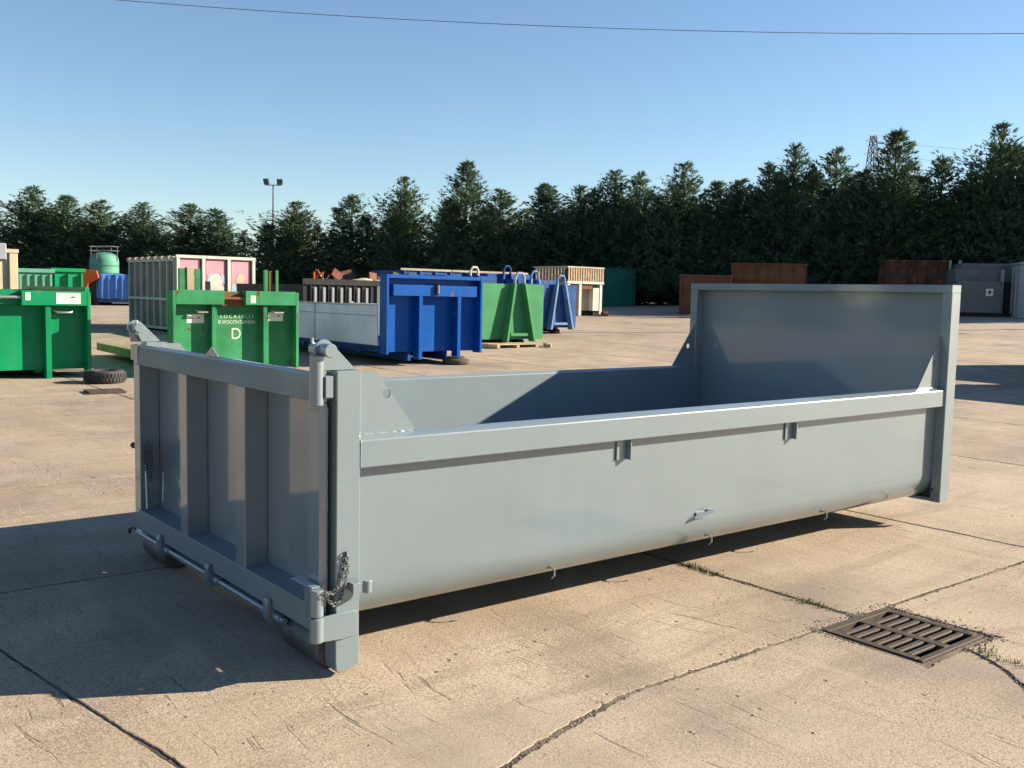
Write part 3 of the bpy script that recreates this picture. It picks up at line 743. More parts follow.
for xx, yy, hh, r_, mt in ((.40, .5, 1.98, .05, 'green_old'), (.56, .5, 2.0, .07, 'beige'), (.70, .5, 1.98, .05, 'green_old'), (.95, .6, 1.75, .04, 'dark'), (2.08, .45, 2.0, .035, 'green_mid'), (2.20, .5, 1.98, .03, 'rust'), (2.32, .45, 2.0, .025, 'green_mid')):
    MB().box(xx-r_, xx+r_, yy-r_, yy+r_, .346, hh).build('loaded_post', M[mt], gd)

gd.scale = (.965, 1, 1)
# blue bin with grey drop sides
bl = hook_bin('dropside_hook_bin', 'strong blue hook-lift container with pale grey drop sides', 8.83, 14.26, -.02, 2.48, 6.0, 1.95, .30, M['blue'],
    dict(beam=[(.16, 2.32)], bz=(1.50, 1.74), uprights=[(.80, .09, .21, .14), (1.80, .09, .21, .14)], side_h=.34))
MB().box(.061, 2.419, -.20, .06, 1.87, 1.951).build('top_rim', M['blue'], bl, .006)
for k in range(2):
    for a in (-.05, 2.49):
        p_ = MB(); x0, x1 = (a, a+.04); y0 = .12+k*2.95
        p_.box(x0, x1, y0, y0+2.88, .44, 1.27).build('drop_side', M['alu'], bl, .006)
        MB().box(x0-.006 if a < 0 else x1, x0 if a < 0 else x1+.006, y0+.02, y0+2.86, 1.06, 1.075).build('side_groove', M['greypale'], bl)
        MB().box(x0-.012, x1+.012, y0+2.885, y0+2.945, .36, 1.30).build('stanchion', M['white'], bl)
MB().box(-.06, .02, .10, 6.0, .345, .43).build('sill', M['dark'], bl)
MB().box(-.055, -.005, .12, 5.98, 1.2755, 1.31).build('side_cap', M['white'], bl)
MB().tube([(1.25, -.10, 1.74), (1.25, -.24, 1.72), (1.25, -.24, 1.58), (1.25, -.12, 1.55)], .045, 10).build('hook_bar', M['steel'], bl)
# timber blocks under it
for i_, (bx_, by_, lab) in enumerate(((10.62, 14.05, 'round dark support block under the blue container beam'),)):
    o = MB().lathe([(0, 0), (.26, 0), (.30, .03), (.30, .09), (.27, .12), (.20, .13), (.2, .17), (0, .17)], frame_at(bx_, by_), 22).build('support_block', M['blocks'], None); tag(o, lab, 'support block')

# dark crate-bodied container with pale slats
st = thing('slatted_container', 'dark container body with a row of pale upright slats behind drop sides', 'container', frame_at(10.44, 21.07), 0)
MB().box(0, 2.9, 0, 4.5, .25, 1.62).build('body', M['dark'], st)
MB().box(-.03, 2.93, -.05, -.001, 1.62, 1.78).build('top_rail', M['dark'], st)
MB().box(-.03, 2.93, -.04, -.001, 1.02, 1.10).build('mid_rail', M['dark'], st)
for k in range(7): MB().box(.315+k*.272, .385+k*.272, -.06, -.0415, 1.11, 1.55).build('slat', M['greypale'], st)
for k in range(8): MB().box(.20+k*.272, .225+k*.272, -.05, -.001, 1.10, 1.615).build('post', M['dark'], st)
MB().box(2.32, 2.42, -.05, -.001, 1.1, 1.615).box(2.62, 2.72, -.05, -.001, 1.1, 1.615).box(2.42, 2.62, -.05, -.001, 1.52, 1.615).build('door_frame', M['greybin'], st)
# scrap behind it
sc_ = thing('scrap_heap', 'tilted red scrap panels and dark metal heaped behind the slatted container', 'scrap', frame_at(15.3, 26.6), -.2)
rnd = random.Random(4)
for k in range(16):
    x0 = rnd.uniform(-1.2, 2.6); z0 = rnd.uniform(1.5, 1.9); w_ = rnd.uniform(.3, .9)
    o = MB().box(-w_/2, w_/2, -.03, .03, -.12, .14).build('panel', M[rnd.choice(['rustred', 'rustdark', 'dark', 'dark', 'rustdark'])], sc_)
    o.location = (x0, rnd.uniform(0, 1.5), z0); o.rotation_euler = (rnd.uniform(-.5, .5), rnd.uniform(-.6, .6), rnd.uniform(-.6, .6))
MB().prism([(-1.5, 0), (3.0, 0), (2.6, 1.2), (1.2, 1.75), (-.6, 1.6), (-1.2, 1.1)], 'y', .2, 2.0).build('pile', M['rustdark'], sc_, .1)
for k in range(7):
    x0 = -1.55+.09*k; z0 = 1.75+.09*math.sin(k*2.1)
    MB().tube([(x0, .1*k, z0-.25), (x0+.12*math.sin(k*1.7), .1*k, z0+.02), (x0+.25*math.sin(k*2.9), .1*k, z0+.20)], .035, 6).build('bent_bar', M['orange' if k % 3 == 0 else 'rustred'], sc_)
wh = thing('rubble_bags', 'pale crumpled sacks piled behind the blue container', 'sacks', frame_at(14.4, 24.0))
for k in range(5):
    o = MB().lathe([(0, 0), (.3, .02), (.38, .15), (.3, .3), (.1, .36), (0, .36)], (0, 0, 0), 12).build('sack', M['cream'], wh, smooth=60)
    o.location = (-.6+.34*k, .2*math.sin(k*2), 1.46+.05*(k % 2)); o.scale = (1, .8, .8)
MB().box(-1.1, 1.2, -.5, .6, 0, 1.47).build('base_crate', M['dark'], wh)

# green bin with A-frame hook
def aframe_bin(name, label, x, y, w, l, h, z0, mat, barmat, cx, rz=0, hookmat='greypale', spread=(.30, .62)):
    t = thing(name, label, 'bin', frame_at(x, y), rz, 'hook-lift bins parked in the row')
    MB().box(0, w, 0, .05, z0, h).build('front_panel', mat, t, .006)
    for a, b_ in ((0, .01), (w-.01, w)): MB().box(a, b_, .051, l, z0, h).build('side_wall', mat, t)
    MB().box(.0105, w-.0105, l-.01, l, z0, h).build('rear_wall', mat, t); MB().box(.0105, w-.0105, .051, l-.011, z0, z0+.01).build('floor', mat, t)
    for k in range(1, int(l/.8)): MB().box(-.05, -.0005, .8*k, .8*k+.06, z0+.03, h-.02).build('side_rib', mat, t)
    for s_ in (-1, 1):
        xt, xb = cx+s_*.18, cx+s_*spread[1]*.8
        b = MB(); d = .26
        vs = [(xt-.04, -d*.7, h+.02), (xt+.04, -d*.7, h+.02), (xt+.04, -.001, h+.02), (xt-.04, -.001, h+.02), (xb-.04, -d, z0-.06), (xb+.04, -d, z0-.06), (xb+.04, -.001, z0-.06), (xb-.04, -.001, z0-.06)]
        b.add(vs, [(0, 1, 2, 3), (7, 6, 5, 4), (4, 5, 1, 0), (5, 6, 2, 1), (6, 7, 3, 2), (7, 4, 0, 3)]); b.build('frame_bar', barmat, t, .006)
    MB().tube([(cx-.17, -.1, h+.021), (cx-.16, -.11, h+.20), (cx-.09, -.12, h+.30), (cx+.09, -.12, h+.30), (cx+.16, -.11, h+.20), (cx+.17, -.1, h+.021)], .045, 10).build('hook_bar', M[hookmat], t)
    MB().box(cx-.32, cx+.32, -.18, -.1, z0+.10, z0+.18).build('cross_tie', barmat, t)
    for xx in (w*.28, w*.62): MB().box(xx, xx+.1, .05, l, .08, z0-.001).build('underframe_beam', M['dark'], t)
    for xx in (w*.2, w*.66): MB().cyl((xx, .35, .09), (xx+.3, .35, .09), .09, 14).build('roller', M['steel'], t)
    return t
aframe_bin('hook_lift_bin', 'mid-green closed-front hook-lift bin with slanting frame bars and a pallet at its foot', 14.24, 18.03, 2.3, 5.0, 1.76, .20, M['green_mid'], M['green_mid'], 1.30)
aframe_bin('hook_lift_bin', 'blue hook-lift bin with pale blue slanting frame bars', 19.0, 21.9, 2.35, 5.2, 1.72, .24, M['blue_old'], M['lightblue'], 1.52, 0, 'lightblue')
aframe_bin('hook_lift_bin', 'dark blue bin with a white hook loop behind the mid-green bin', 17.6, 24.6, 2.3, 5.0, 1.95, .22, M['blue_old'], M['blue_old'], 1.2, 0, 'white')
aframe_bin('hook_lift_bin', 'blue bin with a tall hook behind the pale-barred blue bin', 21.6, 27.4, 2.3, 5.0, 2.05, .22, M['blue'], M['blue_old'], .9, 0, 'blue_old')
aframe_bin('hook_lift_bin', 'small blue bin with pale slanting bars squeezed between the other blue bins', 20.9, 24.6, 1.9, 4.0, 1.85, .22, M['blue_old'], M['lightblue'], .7, 0, 'lightblue')
lb = thing('open_top_container', 'long blue open-top container with a pale top rail behind the bins', 'container', frame_at(18.6, 29.0), -.02)
MB().box(0, 6.2, 0, 2.4, .2, 2.1).build('body', M['blue_old'], lb)
MB().box(-.05, 6.25, -.06, -.001, 2.10, 2.18).build('top_rail', M['beige'], lb)
for k in range(9): MB().box(.1+.72*k, .18+.72*k, -.06, -.001, .2, 2.095).build('side_rib', M['blue_old'], lb)
for k in (): MB().tube([(.6+1.2*k, -.1, 2.36), (.7+1.2*k, -.1, 2.52), (.95+1.2*k, -.1, 2.55), (1.1+1.2*k, -.1, 2.36)], .035, 8).build('net_hoop', M['greypale'], lb)

# pallet at the foot of the green bin
pal = thing('pallet', 'broken pale timber pallet lying before the mid-green bin', 'pallet', frame_at(14.25, 17.25), .05)
for k in range(7): MB().box(0, 1.55, .12*k, .12*k+.09, .10, .122).build('deck_board', M['wood'], pal)
for k in range(3):
    MB().box(.02+.71*k, .12+.71*k, .0, .81, .022, .0995).build('stringer', M['wood'], pal)
for k, (dx, dy) in enumerate(((1.9, .1), (2.05, .35), (1.75, -.1))):
    o = MB().box(-.09, .09, -.06, .06, 0, .09).build('broken_block', M['wood'], None, .006); o.location = frame_at(14.25+dx, 17.25+dy); o.rotation_euler = (0, 0, k*1.1)
    tag(o, 'loose timber block beside the broken pallet', 'wood block', 'loose blocks beside the pallet')

# beige caged container
bc = thing('caged_container', 'worn beige container with an upright slatted cage on top', 'container', frame_at(30.6, 32.7), 0)
MB().box(0, 2.4, .3, 2.6, .3, 1.72).build('body', M['beige'], bc)
MB().box(-.05, 2.45, -.05, .299, 1.64, 1.76).build('mid_beam', M['white'], bc)
for a in (0, .78, 2.2): MB().box(a, a+.16, -.02, .299, .05, 1.639).build('upright', M['white'], bc)
MB().box(1.75, 2.19, .0, .299, .3, 1.45).build('side_panel', M['white'], bc); MB().box(.17, .40, .1, .299, .3, 1.60).build('side_panel', M['rustdark'], bc)
MB().box(.95, 1.74, .05, .299, 1.38, 1.63).build('lintel', M['rust'], bc)
for k in range(15): MB().box(.02+.165*k, .12+.165*k, -.03, .0, 1.762, 2.42).build('cage_slat', M['wood'], bc)
for k in range(10): MB().box(-.03, .0, .2+.24*k, .32+.24*k, 1.762, 2.42).build('cage_slat', M['wood'], bc)
MB().box(-.05, 2.45, -.05, .02, 2.421, 2.49).build('cage_rail', M['cream'], bc); MB().box(-.05, .02, .021, 2.6, 2.421, 2.49).build('cage_rail', M['cream'], bc)
MB().cyl((2.2, -.25, .14), (2.5, -.25, .14), .14, 16).build('roller', M['rust'], bc)
MB().box(.1, 2.3, .4, 2.5, .0, .299).build('underframe', M['dark'], bc)

def ribbed_box(name, label, x, y, rz, w, l, h, mat, ribs, cat='container', ribd=.06, z0=.12, group=None, top=True):
    t = thing(name, label, cat, frame_at(x, y), rz, group)
    MB().box(0, w, 0, l, z0, h-.06).build('body', mat, t)
    for k in range(ribs+1):
        a = k*(w-.09)/ribs; MB().prism([(a, -.0005), (a+.02, -ribd), (a+.07, -ribd), (a+.09, -.0005)], 'z', z0+.03, h-.11).build('side_rib', mat, t)
    n2 = max(2, int(l/.8))
    for k in range(n2+1):
        a = k*(l-.09)/n2; MB().prism([(-.0005, a), (-.0005, a+.09), (-ribd, a+.07), (-ribd, a+.02)], 'z', z0+.03, h-.11).build('side_rib', mat, t)
    if top: MB().box(-.07, w+.05, -.07, l+.05, h-.06, h+.04).build('top_rail', mat, t, .01)
    MB().box(-.05, w, -.05, l, z0-.10, z0-.001).build('sill', mat, t)
    return t
ribbed_box('ribbed_container', 'teal ribbed closed container beside the beige caged container', 42.7, 42.8, .05, 3.2, 6, 2.5, M['teal'], 9)
ribbed_box('ribbed_container', 'pale teal corrugated bin behind the bright green bin', 3.3, 23.7, 0, 1.35, 4.5, 1.86, M['tealpale'], 7, ribd=.07)
gp2 = ribbed_box('ribbed_container', 'deep green bin with tall ribs beside the pale teal bin', 4.72, 23.9, 0, .74, 4.0, 1.88, M['green'], 2, ribd=.1)
cr = thing('cream_container', 'cream panelled box container behind the bright green bin', 'container', frame_at(.4, 19.9), 0)
MB().box(0, 2.62, 0, 4, .2, 2.26).build('body', M['cream'], cr)
for a in (0, .9, 1.75, 2.45): MB().box(a, a+.17, -.07, -.001, .2, 2.25).build('post', M['cream'], cr, .01)
MB().box(2.22, 2.40, -.09, -.001, 2.1, 2.46).build('corner_fitting', M['greypale'], cr, .02); MB().box(-.02, 2.64, -.08, -.0005, 2.261, 2.34).build('top_rail', M['cream'], cr)

# orange skip and blue sheeted skip, green tank
osk = thing('orange_skip', 'orange skip end with sloping side beside the blue sheeted skip', 'skip', frame_at(12.2, 49.1), -.6)
MB().prism([(0, .3), (.25, .3), (.32, 1.1), (.85, 1.40), (.75, 1.75), (.0, 1.85)], 'y', 0, .15).build('side_plate', M['orange'], osk)
MB().box(.1, .75, .16, 2.6, .3, 1.35).build('body', M['dark'], osk); MB().box(.1, .45, -.12, -.001, .0, .45).build('foot', M['orange'], osk)
MB().box(.12, .7, .2, 2.5, 0, .299).build('underframe', M['dark'], osk)
bs = thing('sheeted_skip', 'skip covered with a bright blue draped sheet', 'skip', frame_at(12.95, 48.9), -.45)
MB().box(0, 2.2, 0, 3.5, .15, 1.45).build('body', M['blue_old'], bs)
b = MB(); nx = 40
vs = []; fs = []
for i_ in range(nx+1):
    a = i_/nx*2.3-.05
    for j_, (yy, zz) in enumerate(((1.6, 1.62), (.0, 1.58), (-.06, 1.40), (-.10, .9), (-.12, .35))):
        wv = .05*math.sin(i_*1.1+.4*math.sin(i_*.7))*(j_/4)
        vs.append((a, yy+wv-(.02 if j_ > 1 else 0), zz+.03*math.sin(i_*.5)))
for i_ in range(nx):
    for j_ in range(4): fs.append((i_*5+j_, (i_+1)*5+j_, (i_+1)*5+j_+1, i_*5+j_+1))
b.add(vs, fs); b.build('sheet', M['tarp'], bs, smooth=80)
tk = thing('storage_tank', 'teal domed storage tank with a railing on top against the hedge', 'tank', frame_at(18.45, 66.7))
MB().lathe([(0, 0), (.95, 0), (.95, 2.15), (.9, 2.4), (.7, 2.62), (.35, 2.74), (0, 2.76)], (0, 0, .2), 32).build('vessel', M['tealpale'], tk, smooth=40)
for k in range(4): MB().lathe([(.955, 0), (.985, .03), (.955, .06)], (0, 0, .5+.5*k), 32).build('hoop', M['teal'], tk)
MB().box(-.8, .8, -.8, .8, 0, .199).build('plinth', M['greybin'], tk)
for k in range(4):
    a = k*math.pi/2+.78; MB().cyl((.95*math.cos(a), .95*math.sin(a), 2.3), (.95*math.cos(a), .95*math.sin(a), 3.35), .03, 8).build('rail_post', M['greybin'], tk)
for zz in (3.05, 3.34): MB().tube([(.95*math.cos(a_*.3927), .95*math.sin(a_*.3927), zz) for a_ in range(16)], .025, 6, closed=True).build('hand_rail', M['greybin'], tk)

# pink panelled container with mesh side
pk = thing('advert_container', 'white framed container with three pink printed panels and a slatted side', 'container', frame_at(8.7, 25.93), 0)
MB().box(.0, 2.45, .05, 4.3, .1, 2.3).build('body', M['pinkdull'], pk)
for k in range(3):
    a = .06+.81*k; pn = MB().box(a+.05, a+.66, .0, .0495, .15, 2.28).build('printed_panel', M['pink'], pk)
    MB().box(a+.052, a+.658, -.003, -.0005, .15, 1.42+.05*k).build('print_field', M['skyprint'] if k == 2 else M['white'], pn)
    if k == 1:
        el = lambda cx, cz, rx, rz_, y0, a0=0, a1=360, st_=15: [(cx+rx*math.cos(R(t_)), cz+rz_*math.sin(R(t_))) for t_ in range(a0, a1, st_)]
        MB().prism(el(a+.35, 1.62, .22, .24, 0), 'y', -.006, -.0035).build('print_shape', M['white'], pn)
        for s_ in (-1, 1):
            MB().prism([(a+.35+s_*x_, z_) for x_, z_ in ((.14, 1.90), (.26, 1.80), (.29, 1.54), (.24, 1.54), (.20, 1.74))], 'y', -.009, -.0065).build('print_shape', M['skyprint'], pn)
        MB().prism([(a+.13, 1.36), (a+.54, 1.30), (a+.5, 1.21), (a+.3, 1.22)], 'y', -.009, -.0065).build('print_shape', M['magenta'], pn)
    if k == 2: MB().prism([(a+.24, 1.0), (a+.44, 1.0), (a+.44, 1.62), (a+.5, 1.75), (a+.40, 1.88), (a+.28, 1.86), (a+.2, 1.73)], 'y', -.006, -.0035).build('print_shape', M['cream'], pn)
for a in (-.02, .77, 1.58, 2.39): MB().box(a, a+.1, -.06, .0495, .05, 2.30).build('frame_post', M['white'], pk, .006)
MB().box(-.03, 2.5, -.07, .05, 2.301, 2.39).build('frame_rail', M['white'], pk); MB().box(-.03, 2.5, -.07, .0, .0, .09).build('frame_rail', M['white'], pk)
for k in range(8):
    yy = .08+.6*k; MB().box(-.06, -.001, yy, yy+.06, .1, 2.28).build('side_post', M['white'], pk)
for zz in (.1, 1.0, 2.2): MB().box(-.075, -.061, .06, 4.36, zz, zz+.08).build('side_rail', M['white'], pk)
for k in range(14): MB().cyl((-.03, .15+.31*k, 2.30), (-.03, .4+.31*k, 2.30), .05+.02*(k % 2), 8).build('rolled_sheet', M['beige'], pk)

# tyres
def tyre(x, y, z, r, h, label):
    t = thing('tyre', label, 'tyre', (x, y, z)); n = 44
    MB().lathe([(r*.58, .02), (r*.62, 0), (r*.9, .0), (r*.98, h*.12), (r, h*.25), (r, h*.75), (r*.98, h*.88), (r*.9, h), (r*.62, h), (r*.58, h-.02), (r*.58, .02)], (0, 0, 0), n).build('carcass', M['rubber'], t)
    b = MB()
    for k in range(36):
        a = k*2*math.pi/36
        for z0, z1, da in ((h*.2, h*.48, 0), (h*.52, h*.8, .087)):
            c, s_ = math.cos(a+da), math.sin(a+da); u = (-s_, c)
            P = lambda rr, w, z: (rr*c+u[0]*w, rr*s_+u[1]*w, z)
            b.add([P(r-.004, -.02, z0), P(r-.004, .02, z0), P(r-.004, .02, z1), P(r-.004, -.02, z1), P(r+.012, -.017, z0), P(r+.012, .017, z0), P(r+.012, .017, z1), P(r+.012, -.017, z1)], [(0, 1, 5, 4), (1, 2, 6, 5), (2, 3, 7, 6), (3, 0, 4, 7), (4, 5, 6, 7)])
    o = b.build('tread_blocks', M['rubber'], t, smooth=0); o['kind'] = 'stuff'
zt = zg(3.0, 13.55)+.001
tyre(3.0, 13.6, zt, .33, .21, 'black tyre lying flat by the bright green bin')

# rusty and grey containers by the hedge
ribbed_box('rusty_container', 'low dull red container with a sloped end beside the hedge', 37.56, 31.5, -.9, 2.6, 4, 2.05, M['rustred'], 3)
ribbed_box('rusty_container', 'orange-brown rusty container with tight ribs beside the hedge', 42.07, 31.75, -.9, 4.0, 3.5, 2.68, M['rust'], 6)
r3 = ribbed_box('rusty_container', 'dark brown rusty container with two pale posts at its end', 46.1, 24.7, -.92, 2.9, 3.5, 2.75, M['rustdark'], 3)
for a in (2.97, 3.45): MB().box(a, a+.10, -.2, .1, 0, 2.8).build('pale_post', M['beige'], r3)
gy = thing('compactor_container', 'slate grey compactor container with a small white notice', 'container', frame_at(45.05, 20.4), -.95)
MB().box(0, 2.0, -.25, 5, .2, 1.72).build('lower_body', M['greybin'], gy, .01); MB().box(.0, 2.9, .5, 5, 1.721, 2.35).build('upper_body', M['greybin'], gy, .01)
MB().box(.3, 3.0, .9, 5, 2.351, 2.62).build('hood', M['greybin'], gy, .02); MB().box(2.001, 3.0, .3, 5, .2, 1.72).build('side_body', M['dark'], gy)
MB().box(2.001, 2.12, .05, .2995, .2, 2.3).build('door_post', M['greypale'], gy)
MB().box(1.3, 1.62, -.262, -.2505, 1.02, 1.36).build('notice', M['sticker'], gy); MB().box(1.4, 1.52, -.268, -.2625, 1.12, 1.28).build('notice_mark', M['ink'], gy)
MB().box(.1, 2.9, .0, 4.9, 0, .199).build('underframe', M['dark'], gy)
ribbed_box('pale_container', 'pale blue-grey container beside the slate grey compactor', 45.4, 17.5, -.95, 3.5, 5, 2.6, M['greypale'], 5)
# a container just beyond the right edge of the view; its shadow reaches into the yard
ribbed_box('grey_container', 'slate grey bin parked right of the big container', 22.0, 2.0, .1, 2.5, 4.6, 1.7, M['greybin'], 4)
ribbed_box('grey_container', 'slate grey bin parked nearest the right side of the big container', 18.2, .6, .1, 2.5, 3.4, 1.5, M['greybin'], 4)

# ------------------------------------------------------------------ floodlight mast, lattice tower, cables
fl = thing('floodlight_mast', 'slim floodlight mast with two lamp heads behind the hedge', 'lamp post', frame_at(38.2, 82.4))
MB().tube([(0, 0, 0), (0, 0, 10.1)], [.12, .06], 10).build('mast', M['greybin'], fl)
MB().cyl((-.75*.78, .75*.63, 10.1), (.75*.78, -.75*.63, 10.1), .04, 8).build('cross_arm', M['greybin'], fl)
for s_ in (-1, 1):
    o = MB().box(-.27, .27, -.10, .10, -.27, .27).build('lamp_head', M['greybin'], fl, .03); o.location = (s_*.62*.78, -s_*.62*.63, 10.42); o.rotation_euler = (.5, 0, -.68+s_*.2)
def tower(loc, label):
    t = thing('lattice_tower', label, 'pylon', loc); hh = 44.3
    def leg(sx, sy, z): w = 3.0*(1-z/hh)+.55; return (sx*w, sy*w, z)
    for sx in (-1, 1):
        for sy in (-1, 1): MB().tube([leg(sx, sy, z) for z in (0, 30, hh)], .13, 6).build('leg', M['lattice'], t)
    b = MB(); zz = [0, 6, 11, 15.5, 19.5, 23, 26, 29, 31.5, 34, 36, 38, 40, 42, 44]
    for z0, z1 in zip(zz[:-1], zz[1:]):
        for (a, c) in (((-1, -1), (1, -1)), ((1, -1), (1, 1)), ((1, 1), (-1, 1)), ((-1, 1), (-1, -1))):
            b.tube([leg(*a, z0), leg(*c, z1)], .07, 4); b.tube([leg(*c, z0), leg(*a, z1)], .07, 4); b.tube([leg(*a, z1), leg(*c, z1)], .06, 4)
    o = b.build('bracing', M['lattice'], t); o['kind'] = 'stuff'
    for z, w in ((42.5, 3.2), (39, 4.0), (35.5, 3.2)):
        MB().prism([(-w, z), (0, z+.9), (w, z), (w, z+.15), (0, z+1.2), (-w, z+.15)], 'y', -.2, .2).build('cross_arm', M['lattice'], t)
    return t
tower((234.4, 141.9, 1.0), 'distant lattice power pylon rising behind the hedge')
tower((330.0, 60.0, 0), 'distant lattice power pylon further along the hedge')
def cable(name, a, c, sag, r, label):
    a, c = Vector(a), Vector(c); n = 40
    o = MB().tube([a.lerp(c, k/n)-Vector((0, 0, 4*sag*(k/n)*(1-k/n))) for k in range(n+1)], r, 5).build(name, M['cable'], None); tag(o, label, 'cable')
for z, ty in ((42.6, 'topmost'), (39.1, 'middle'), (35.6, 'lowest')):
    cable('power_line', (234.4+2, 141.9-2, z+1), (330, 60, z), 2.5, .03, 'thin %s power line running from the pylon over the hedge' % ty)
def pole(x, y, h, label):
    t = thing('utility_pole', label, 'pole', frame_at(x, y)); MB().tube([(0, 0, 0), (0, 0, h)], [.15, .1], 10).build('pole', M['wood'], t); MB().cyl((0, 0, h-.35), (0, -.2, h-.35), .04, 8).build('insulator', M['greypale'], t)
PA = (2.55, 45.7); PB = (49.0, 8.3)
pole(*PA, 13.9, 'wooden utility pole at the yard corner carrying the overhead cable')
pole(*PB, 12.55, 'wooden utility pole by the pale container carrying the overhead cable')
cable('overhead_cable', (PA[0], PA[1]-.2, zg(*PA)+13.55), (PB[0], PB[1]-.2, zg(*PB)+12.2), 1.05, .013, 'single dark overhead cable crossing the sky above the yard')

# ------------------------------------------------------------------ cypress hedge
def crown_mesh(name, seed, h, rad, n_limb, mat, sparse=1.0, leaders=1):
    """conifer crown: limbs curving up and out, carrying flat drooping sprays of scale foliage"""
    rnd = random.Random(seed); V = []; F = []
    def frond(p, d, L, w):
        # a flat fan of pointed leaflets lying along d
        side = d.cross(Vector((rnd.uniform(-1, 1), rnd.uniform(-1, 1), rnd.uniform(-.3, 1))))
        if side.length < 1e-3: return
        side.normalize(); k = len(V)
        V.extend([p-side*w*.25, p+side*w*.25, p+d*L*.45+side*w, p+d*L, p+d*L*.45-side*w]); F.append((k, k+1, k+2, k+3, k+4))
        for s in (-1, 1):
            q = p+d*L*.3; e = (d*.75+side*s*.8).normalized(); k = len(V); nn = d*w*.4
            V.extend([q-nn, q+nn, q+e*L*.62]); F.append((k, k+1, k+2))
    tops = [(0, 0, 1.0)]+[(rnd.uniform(-.45, .45)*rad, rnd.uniform(-.45, .45)*rad, rnd.uniform(.72, .93)) for _ in range(leaders-1)]
    lob = [(rnd.uniform(0, 6.28), rnd.uniform(.1, .9), rnd.uniform(.15, .4)) for _ in range(9)]
    for i in range(n_limb):
        tx, ty, th = tops[i % len(tops)] if rnd.random() < .8 else tops[0]
        u = rnd.random()**1.05; z0 = h*th*(.03+.97*u)
        env = rad*(1-u)**.72*(.55 if len(tops) > 1 and (tx or ty) else 1)+.10
        if u < .12: env *= .75+2*u
        a = rnd.uniform(0, 6.28)
        bulge = 1+sum(s*math.exp(-((math.atan2(math.sin(a-la), math.cos(a-la)))/.7)**2-((u-lu)/.13)**2) for la, lu, s in lob)
        Ln = env*bulge*rnd.uniform(.6, 1.15)
        if rnd.random() < .09: Ln *= rnd.uniform(1.15, 1.4)
        rise = rnd.uniform(.25, .75)*(.6+.9*u)
        out = Vector((math.cos(a), math.sin(a), 0)); st_ = Vector((tx*u, ty*u, z0-rise*Ln*.6))
        if st_.z < .05: st_.z = .05
        nsp = max(5, int(Ln*12*sparse))
        for k in range(nsp):
            t = (k+rnd.random())/nsp
            if t < .22 and rnd.random() < .7: continue
            p = st_+out*Ln*t+Vector((0, 0, rise*Ln*t**1.5))
            p += Vector((rnd.gauss(0, .12), rnd.gauss(0, .12), rnd.gauss(0, .10)))*(.5+Ln*.25)*(1.15-.75*t)
            d = (out*rnd.uniform(.4, 1.1)+Vector((rnd.gauss(0, .45), rnd.gauss(0, .45), rnd.uniform(.15, 1.05)))).normalized()
            frond(p, d, rnd.uniform(.18, .40), rnd.uniform(.025, .052))
    for tx, ty, th in tops:        # leaders
        for k in range(26):
            z = h*th-rnd.random()**1.5*1.0
            a = rnd.uniform(0, 6.28); d = Vector((math.cos(a)*.5, math.sin(a)*.5, 1)).normalized()
            frond(Vector((tx+rnd.gauss(0, .06), ty+rnd.gauss(0, .06), z-.3)), d, rnd.uniform(.25, .5), .05)
    me = bpy.data.meshes.new(name); me.from_pydata([tuple(v) for v in V], [], F); me.materials.append(mat); return me
def trunk_mesh(seed, h):
    rnd = random.Random(seed); b = MB()
    b.tube([(0, 0, -.1), (.05, .02, h*.3), (-.03, .05, h*.6), (0, 0, h*.94)], [.2, .15, .09, .02], 8)
    for k in range(14):
        z = h*rnd.uniform(.08, .8); a = rnd.uniform(0, 6.28); Lb = (1-z/h)*1.6+.2
        b.tube([(0, 0, z), (math.cos(a)*Lb*.5, math.sin(a)*Lb*.5, z+Lb*.25), (math.cos(a)*Lb, math.sin(a)*Lb, z+Lb*.8)], [.05, .035, .012], 5)
    me = bpy.data.meshes.new('trunk'); me.from_pydata(b.v, [], b.f); me.materials.append(M['bark']); return me
KINDS = []
for k, (rad, nl, mt, sp, ld) in enumerate(((2.5, 1150, 'leaf', 1.0, 2), (2.9, 1300, 'leaf2', 1.0, 4), (2.4, 1100, 'leaf2', 1.0, 3), (3.1, 1400, 'leaf', 1.0, 5), (2.3, 1050, 'leaf2', 1.0, 2), (2.8, 1250, 'leaf', 1.0, 3))):
    KINDS.append((crown_mesh('crown', 40+k, 9.0, rad, nl, M[mt], sp, ld), trunk_mesh(60+k, 9.0)))
thin = (crown_mesh('crown', 91, 9.0, 1.3, 420, M['leaf3'], .6, 4), trunk_mesh(92, 9.0))
def tree(x, y, h, kind, wid, label, rz, name='cypress_tree'):
    t = thing(name, label, 'tree', frame_at(x, y), rz, 'cypress trees of the boundary hedge')
    cm, tm = kind
    for n_, me in (('crown', cm), ('trunk', tm)):
        o = bpy.data.objects.new(n_, me); col.objects.link(o); o.parent = t
    t.scale = (wid, wid, h/9.0); return t
DG = 'dark green cypress tree '
